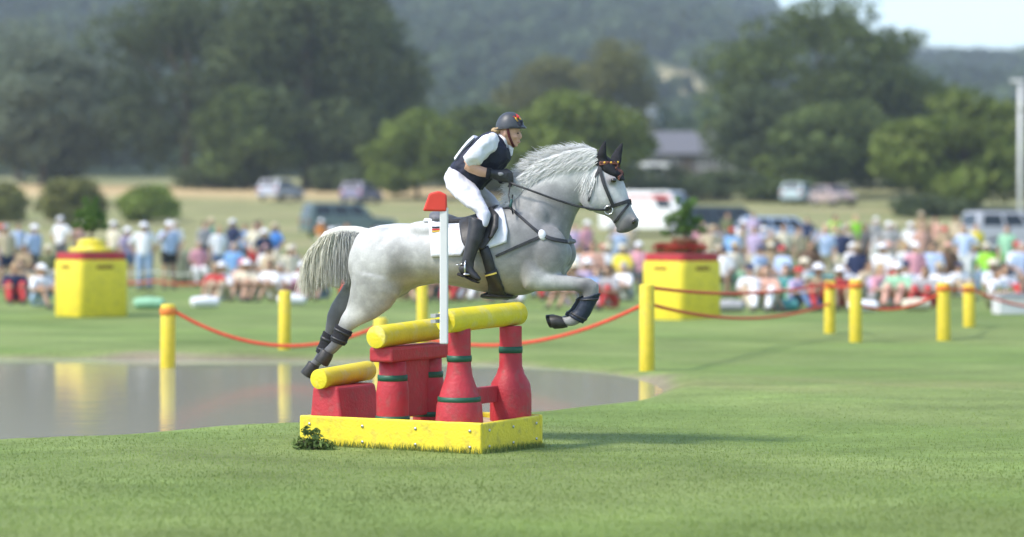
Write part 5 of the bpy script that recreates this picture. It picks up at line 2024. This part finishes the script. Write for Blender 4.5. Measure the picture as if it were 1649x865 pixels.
for lo_, hi_, cnt, where in ((-10, 72, 4, 'at the picture edge'), (225, 330, 3, 'left of the canvas screen'), (335, 480, 9, 'near the horse tail'), (500, 600, 4, 'behind the horse'), (640, 840, 7, 'under the horse belly'),
                             (880, 1030, 10, 'beyond the forelegs'), (1135, 1300, 12, 'behind the ropes'), (1310, 1480, 13, 'past the post pair'), (1490, 1660, 12, 'past the last posts')):
    for k in range(cnt):
        while True:
            pose = gq.choice(['ground', 'ground', 'sit', 'sit', 'stand', 'akimbo', 'point'])
            tp, bt_, ht = gq.choice(TOPC), gq.choice(BOTC), gq.choice(HATC)
            word = {'stand': 'standing', 'point': 'hand-raising', 'akimbo': 'hands-on-hips', 'sit': 'chair-sitting', 'ground': 'grass-sitting'}[pose]
            if '%s person in %s and %s with %s %s' % (word, tp, bt_, ht, where) not in SEEN:
                break
        fy = {'ground': gq.uniform(482, 499), 'sit': gq.uniform(462, 484)}.get(pose, gq.uniform(450, 466))
        person(lo_ + (hi_ - lo_) * (k + gq.uniform(.2, .8)) / cnt, fy, pose, tp, bt_, ht, where, gq.uniform(-.3, .3), 1.0)


# ------------------------------------------------------------------ things around the crowd
# olive canvas screen
p = G(310, 462)
cs = thing('canvas_screen', 'grey green canvas screen on poles between spectators behind the planter', 'screen', (p.x, p.y, gz(p.x, p.y)))
CANV = mat('olive_canvas', (.20, .22, .15), .9, .12, 4, .3, 12)
mb_ = MB()
vs = []
for i in range(21):
    for j in range(6):
        vs.append((-.55 + 1.1 * i / 20, .03 * math.sin(i * 1.1) * (1 - j / 8), .04 + j / 5 * .98))
mb_.add(vs, [(i * 6 + j, (i + 1) * 6 + j, (i + 1) * 6 + j + 1, i * 6 + j + 1) for i in range(20) for j in range(5)])
part('canvas', mb_, CANV, cs, True, [('SOLIDIFY', dict(thickness=.012))])
for x_ in (-.55, 0, .55):
    part('pole', MB().tube([(x_, .05, -.05), (x_, .05, 1.06)], .018, 8), STK, cs)
# bags and cool boxes on the grass
BAGS = [(1262, 500, 'teal', 'teal holdall lying beside the chairs past the planter', .2), (1175, 502, 'grey', 'grey blue holdall lying next to the planter with red flowers', -.2),
        (1390, 502, 'white', 'white bag lying by the far pair of posts', .1), (470, 494, 'white', 'white bag lying on the grass under the horse tail', .1),
        (330, 496, 'white', 'white bag lying in front of the olive canvas screen', .4), (240, 500, 'mint green', 'pale green bag lying near the planter with the tiered pot', .1),
        (1475, 500, 'cream', 'cream bag lying between the far pair and the last pair of posts', .3)]
for px_, py_, c_, lb, rz in BAGS:
    p = G(px_, py_)
    t = thing('holdall', lb, 'bag', (p.x, p.y, gz(p.x, p.y)), rz, 'bags lying on the grass')
    mb_ = MB()
    mb_.tube([(-.30, 0, .11), (-.26, 0, .12), (0, 0, .13), (.26, 0, .12), (.30, 0, .11)], [(.06, .06), (.13, .11), (.15, .125), (.13, .11), (.06, .06)], 14)
    blob('bag_body', mb_, cmat(c_, PAL[c_]), t, .018, 3)
    part('handle', MB().tube([(-.12, 0, .23), (-.08, 0, .31), (.08, 0, .31), (.12, 0, .23)], .012, 6), SHOES, t)
p = G(1632, 506)
cbx = thing('cool_box', 'white cool box with a grey lid on the grass at the picture edge', 'cool box', (p.x, p.y, gz(p.x, p.y)), .15)
part('box_body', MB().box((0, 0, .17), (.36, .22, .17)), WHITE, cbx, False, BEV(.02, 3))
part('lid', MB().box((0, 0, .372), (.375, .235, .03)), cmat('grey', PAL['grey']), cbx, False, BEV(.015, 2))
part('handle', MB().tube([(-.37, -.24, .3), (0, -.27, .28), (.37, -.24, .3)], .012, 6), STK, cbx)

# ------------------------------------------------------------------ vehicles
GLASS, nt, b = nodes('car_glass')
b.inputs['Base Color'].default_value = (.02, .025, .03, 1)
b.inputs['Roughness'].default_value = .05
TYRE = mat('tyre_rubber', (.02, .02, .02), .85, .2, 20)
RIM = mat('wheel_rim', (.45, .45, .46), .35, .1, 20, metal=.8)
LAMP = mat('headlamp_lens', (.75, .75, .72), .15, .03)
TAIL = mat('tail_lamp_lens', (.4, .02, .02), .2, .03)
TRIM = mat('dark_trim', (.03, .03, .032), .6, .1)


def car(px, Y, rz, paint, label, prof, roofp, wid=1.75, wheels=(.75, 3.3), wr=.32, group='vehicles parked on the slope', stripe=None, win=True, cat='car', name='parked_car', off=0):
    """prof: lower body side outline (x,z); roofp: glasshouse outline (x,z,inset)"""
    x = (px - 824.5) / F * Y
    t = thing(name, label, cat, (x, Y, gz(x, Y) - off), rz, group)
    Lc = max(q[0] for q in prof) / 2
    hw = wid / 2

    def prism(outline, hw_, inset=None):
        n_ = len(outline)
        mb__ = MB()
        vs_ = []
        for sgn in (-1, 1):
            for i, q in enumerate(outline):
                vs_.append((q[0] - Lc, sgn * (hw_ - (q[2] if len(q) > 2 else 0)), q[1]))
        fs_ = [tuple(range(n_)), tuple(range(2 * n_ - 1, n_ - 1, -1))] + [(i, i + n_, (i + 1) % n_ + n_, (i + 1) % n_) for i in range(n_)]
        return mb__.add(vs_, fs_)
    part('car_body', prism(prof, hw), paint, t, False, BEV(.06, 3))
    part('roof', prism(roofp, hw), paint, t, False, BEV(.05, 3))
    # windows: side glass proud by a little, screens
    zs = [q[1] for q in roofp]
    z0, z1 = min(zs), max(zs)
    low = sorted([q for q in roofp if q[1] < z0 + .05])
    hi = sorted([q for q in roofp if q[1] > z1 - .08])
    xl0, xl1, xh0, xh1 = low[0][0], low[-1][0], hi[0][0], hi[-1][0]
    ins = hi[0][2] if len(hi[0]) > 2 else .1
    def on(tx, tz):
        xa = xl0 + (xh0 - xl0) * tz
        xb = xl1 + (xh1 - xl1) * tz
        return xa + (xb - xa) * tx - Lc, z0 + (z1 - z0) * tz, ins * tz
    for sgn in (-1, 1):
        for a, b2 in ((.08, .36), (.40, .66), (.70, .92)) if win else ((.74, .93),):
            vs_ = []
            for tx, tz in ((a, .16), (b2, .16), (b2, .84), (a, .84)):
                X_, Z_, I_ = on(tx, tz)
                vs_.append((X_, sgn * (hw - I_ + .008), Z_))
            mb__ = MB().add(vs_, [(0, 1, 2, 3) if sgn < 0 else (3, 2, 1, 0)])
            part('window', mb__, GLASS, t, False, [('SOLIDIFY', dict(thickness=.012, offset=0.0))])
    for tx, sg in ((0.0, -1), (1.0, 1)):
        vs_ = []
        for yy2, tz in ((-.82, .16), (.82, .16), (.78, .86), (-.78, .86)):
            X_, Z_, I_ = on(tx, tz)
            vs_.append((X_ + sg * .012, yy2 * (hw - I_), Z_))
        part('windscreen', MB().add(vs_, [(0, 1, 2, 3) if sg > 0 else (3, 2, 1, 0)]), GLASS, t, False, [('SOLIDIFY', dict(thickness=.012, offset=0.0))])
    for wx in wheels:
        for sgn in (-1, 1):
            c_ = Vector((wx - Lc, sgn * (hw - .09), wr))
            w_ = MB().tube([c_ + Vector((0, sgn * o_, 0)) for o_ in (-.10, -.08, .08, .10)], [wr * .93, wr, wr, wr * .93], 22, True, (1, 0, 0))
            wh = part('wheel', w_, TYRE, t)
            w_ = MB().tube([c_ + Vector((0, sgn * o_, 0)) for o_ in (.095, .112)], [wr * .62, wr * .55], 16, True, (1, 0, 0))
            part('rim', w_, RIM, wh)
    X1 = 2 * Lc - Lc
    for sgn in (-1, 1):
        zl = prof[2][1] * .0 + (min(q[1] for q in prof) + z0) / 2 + .12
        part('headlight', MB().box((X1 - .015, sgn * hw * .74, zl), (.03, .17, .075)), LAMP, t, False, BEV(.015))
        part('tail_light', MB().box((-Lc + .012, sgn * hw * .80, zl + .05), (.02, .10, .10)), TAIL, t, False, BEV(.01))
        part('mirror', MB().box((xl1 - Lc - .25, sgn * (hw + .08), z0 + .06), (.06, .08, .06)), TRIM, t, False, BEV(.015))
    part('bumper', MB().box((X1 + .005, 0, .36), (.035, hw * .93, .10)), TRIM, t, False, BEV(.02))
    if stripe:
        z_a, z_b, m_ = stripe
        for sgn in (-1, 1):
            vs_ = []
            for tx, zz in ((.02, z_a), (.98, z_a), (.98, z_b), (.02, z_b)):
                tz = (zz - z0) / (z1 - z0)
                X_, Z_, I_ = on(tx, max(0, tz))
                vs_.append((X_, sgn * (hw - I_ + .012), zz))
            part('stripe', MB().add(vs_, [(0, 1, 2, 3) if sgn < 0 else (3, 2, 1, 0)]), m_, t, False, [('SOLIDIFY', dict(thickness=.006, offset=0.0))])
    return t


def paint(name, c, rough=.3):
    return mat(name, c, rough, .04, 4, spec=.5)


HATCH_P = [(0, .30), (4.1, .28), (4.15, .55), (4.05, .80), (3.0, .93), (.05, .97), (-.0, .6)]
HATCH_R = [(.06, .93), (3.05, .91), (2.35, 1.45, .17), (.45, 1.47, .17)]
SUV_P = [(0, .36), (4.5, .34), (4.55, .7), (4.45, .98), (3.35, 1.08), (.04, 1.10), (0, .7)]
SUV_R = [(.06, 1.06), (3.4, 1.06), (2.75, 1.74, .15), (.25, 1.76, .15)]
VAN_P = [(0, .34), (5.2, .32), (5.25, .7), (5.1, 1.05), (4.55, 1.22), (.0, 1.22)]
VAN_R = [(.0, 1.20), (4.6, 1.20), (3.9, 2.25, .12), (.05, 2.30, .12)]
car(1176, 108, R(10), paint('dark_car_paint', (.03, .045, .06)), 'dark blue grey estate car parked on the slope beyond the red flowers', SUV_P, SUV_R, 1.85, (.85, 3.6), .36)
car(1262, 100, R(16), paint('pale_blue_car_paint', (.34, .44, .62)), 'pale blue small car parked on the slope next to the dark estate car', HATCH_P, HATCH_R, 1.7, (.72, 3.35), .31)
car(1052, 122, R(-28), paint('white_van_paint', (.78, .79, .78)), 'white van with a red stripe parked beyond the horse nose', VAN_P, VAN_R, 2.0, (.95, 4.2), .36, stripe=(1.86, 2.02, paint('red_stripe_print', (.6, .08, .06), .5)), win=False, cat='van', name='parked_van')
car(560, 118, R(20), paint('grey_green_jeep_paint', (.10, .15, .15)), 'grey green off-road car parked on the meadow behind the horse croup', SUV_P, SUV_R, 1.85, (.85, 3.6), .38)
car(1640, 96, R(12), paint('silver_car_paint', (.45, .46, .5)), 'silver estate car parked below the tall white pole', SUV_P, SUV_R, 1.85, (.85, 3.6), .36)
car(452, 170, R(68), paint('light_grey_car_paint', (.42, .44, .50)), 'light grey car parked far up the dry meadow under the tall dark tree', HATCH_P, HATCH_R, 1.7, (.72, 3.35), .31)
car(582, 168, R(72), paint('violet_car_paint', (.20, .19, .28)), 'violet blue car parked far up the meadow under the dark trees', HATCH_P, HATCH_R, 1.7, (.72, 3.35), .31)
car(1288, 172, R(65), paint('pale_teal_car_paint', (.40, .50, .52)), 'pale teal car parked at the foot of the great spreading tree', HATCH_P, HATCH_R, 1.7, (.72, 3.35), .31)
car(1342, 168, R(-70), paint('rose_grey_car_paint', (.42, .33, .32)), 'rose grey car parked before the mid green rounded tree', HATCH_P, HATCH_R, 1.7, (.72, 3.35), .31)

# ------------------------------------------------------------------ buildings
PLASTER = mat('old_plaster', (.12, .11, .105), .9, .1, 3, .3, 10)
SLATE = mat('slate_roof', (.125, .125, .14), .7, .12, 3, .4, 8)
WHITEWALL = mat('white_wall', (.72, .73, .70), .85, .05, 3)
FRAME = mat('white_window_frame', (.7, .7, .68), .6)
TIMBER = mat('dark_timber', (.09, .065, .05), .8, .2, 5)


def house(px, Y, w, dpt, hw, hr, rz, wallm, roofm, label, zoff=0.0, nwin=5):
    x = (px - 824.5) / F * Y
    t = thing('house', label, 'house', (x, Y, gz(x, Y) + zoff), rz)
    part('wall', MB().box((0, 0, hw / 2 - .4), (w / 2, dpt / 2, hw / 2 + .4)), wallm, t, False)
    rf = MB()
    ov = .45
    A = [(-w / 2 - ov, -dpt / 2 - ov, hw - .12), (w / 2 + ov, -dpt / 2 - ov, hw - .12), (w / 2 + ov, 0, hw + hr), (-w / 2 - ov, 0, hw + hr), (-w / 2 - ov, dpt / 2 + ov, hw - .12), (w / 2 + ov, dpt / 2 + ov, hw - .12)]
    rf.add(A, [(0, 1, 2, 3), (3, 2, 5, 4)])
    roof = part('roof', rf, roofm, t, False, [('SOLIDIFY', dict(thickness=.16, offset=-1.0))])
    gbm = MB()
    for sx in (-1, 1):
        gbm.add([(sx * (w / 2 - .01), -dpt / 2, hw), (sx * (w / 2 - .01), dpt / 2, hw), (sx * (w / 2 - .01), 0, hw + hr - .22)], [(0, 1, 2) if sx > 0 else (2, 1, 0)])
    part('gable', gbm, wallm, t, False)
    ch_ = MB().box((w * .22, .3, hw + hr + .15), (.28, .28, .75))
    part('chimney', ch_, TIMBER, roof, False, BEV(.03))
    for k in range(nwin):
        x_ = -w / 2 + w * (k + .5) / nwin
        if k == nwin // 2:
            part('door', MB().box((x_, -dpt / 2 - .02, 1.0), (.45, .04, 1.0)), TIMBER, t, False, BEV(.02))
            continue
        wi = part('window', MB().box((x_, -dpt / 2 - .01, hw * .55), (.42, .03, .5)), GLASS, t, False)
        fr = MB()
        for dx_, dz_, hx_, hz__ in ((-.45, 0, .04, .54), (.45, 0, .04, .54), (0, .5, .41, .04), (0, -.5, .41, .04), (0, 0, .025, .46)):
            fr.box((x_ + dx_, -dpt / 2 - .035, hw * .55 + dz_), (hx_, .03, hz__))
        part('frame', fr, FRAME, wi, False)
    return t


house(1108, 232, 8.2, 6.5, 2.4, 2.2, R(-6), PLASTER, SLATE, 'low dark house with a grey slate roof behind the horse head', .2, 5)
house(1205, 262, 4.2, 4.0, 2.6, 1.3, R(10), WHITEWALL, SLATE, 'small white house standing past the slate roofed house', 1.2, 3)
house(1034, 330, 3.6, 4, 3.0, 1.8, R(-15), WHITEWALL, mat('pale_blue_roof', (.42, .48, .55), .6), 'tiny far house with a pale blue roof above the slate roof', 5.0, 3)
# white caravan beside the house
x = (1052 - 824.5) / F * 214
cv = thing('caravan', 'small white caravan parked at the wall of the slate roofed house', 'caravan', (x, 214, gz(x, 214) + .0), R(8))
part('caravan_body', MB().box((0, 0, 1.15), (1.3, .95, .75), 0, .95), WHITEWALL, cv, False, BEV(.15, 3))
part('window', MB().box((0, -.94, 1.35), (.7, .02, .25)), GLASS, cv, False)
part('wheel', MB().tube([(0, -.9, .3), (0, -.7, .3)], .3, 18, True, (1, 0, 0)), TYRE, cv)
part('wheel', MB().tube([(0, .7, .3), (0, .9, .3)], .3, 18, True, (1, 0, 0)), TYRE, cv)
# tall white pole
x = (1643 - 824.5) / F * 112
z = gz(x, 112)
zt = CAMH - (132 - HOR) / F * 112
tp = thing('lamp_pole', 'tall white pole with a small head rising in front of the trees', 'pole', (x, 112, z))
part('shaft', MB().tube([(0, 0, -.3), (0, 0, (zt - z) * .5), (0, 0, zt - z)], [.13, .11, .09], 12), WHITE, tp)
part('pole_head', MB().box((-.12, 0, zt - z + .05), (.32, .14, .07)), WHITE, tp, False, BEV(.03))
part('pole_band', MB().tube([(0, 0, (zt - z) * .83), (0, 0, (zt - z) * .83 + .12)], .14, 12), WHITE, tp)

# ------------------------------------------------------------------ air
hz = MB().box((0, 2000, 95), (2400, 2060, 115))
hm_ = bpy.data.materials.new('haze_air')
hm_.use_nodes = True
nt = hm_.node_tree
nt.nodes.remove(nt.nodes['Principled BSDF'])
pv = nt.nodes.new('ShaderNodeVolumePrincipled')
pv.inputs['Color'].default_value = (.78, .87, 1.0, 1)
pv.inputs['Density'].default_value = 0.00033
pv.inputs['Anisotropy'].default_value = 0.2
nt.links.new(pv.outputs[0], nt.nodes['Material Output'].inputs['Volume'])
tag(link('haze', hz.mesh('haze', False), None, hm_), 'thin summer haze over the valley', 'haze', kind='stuff')
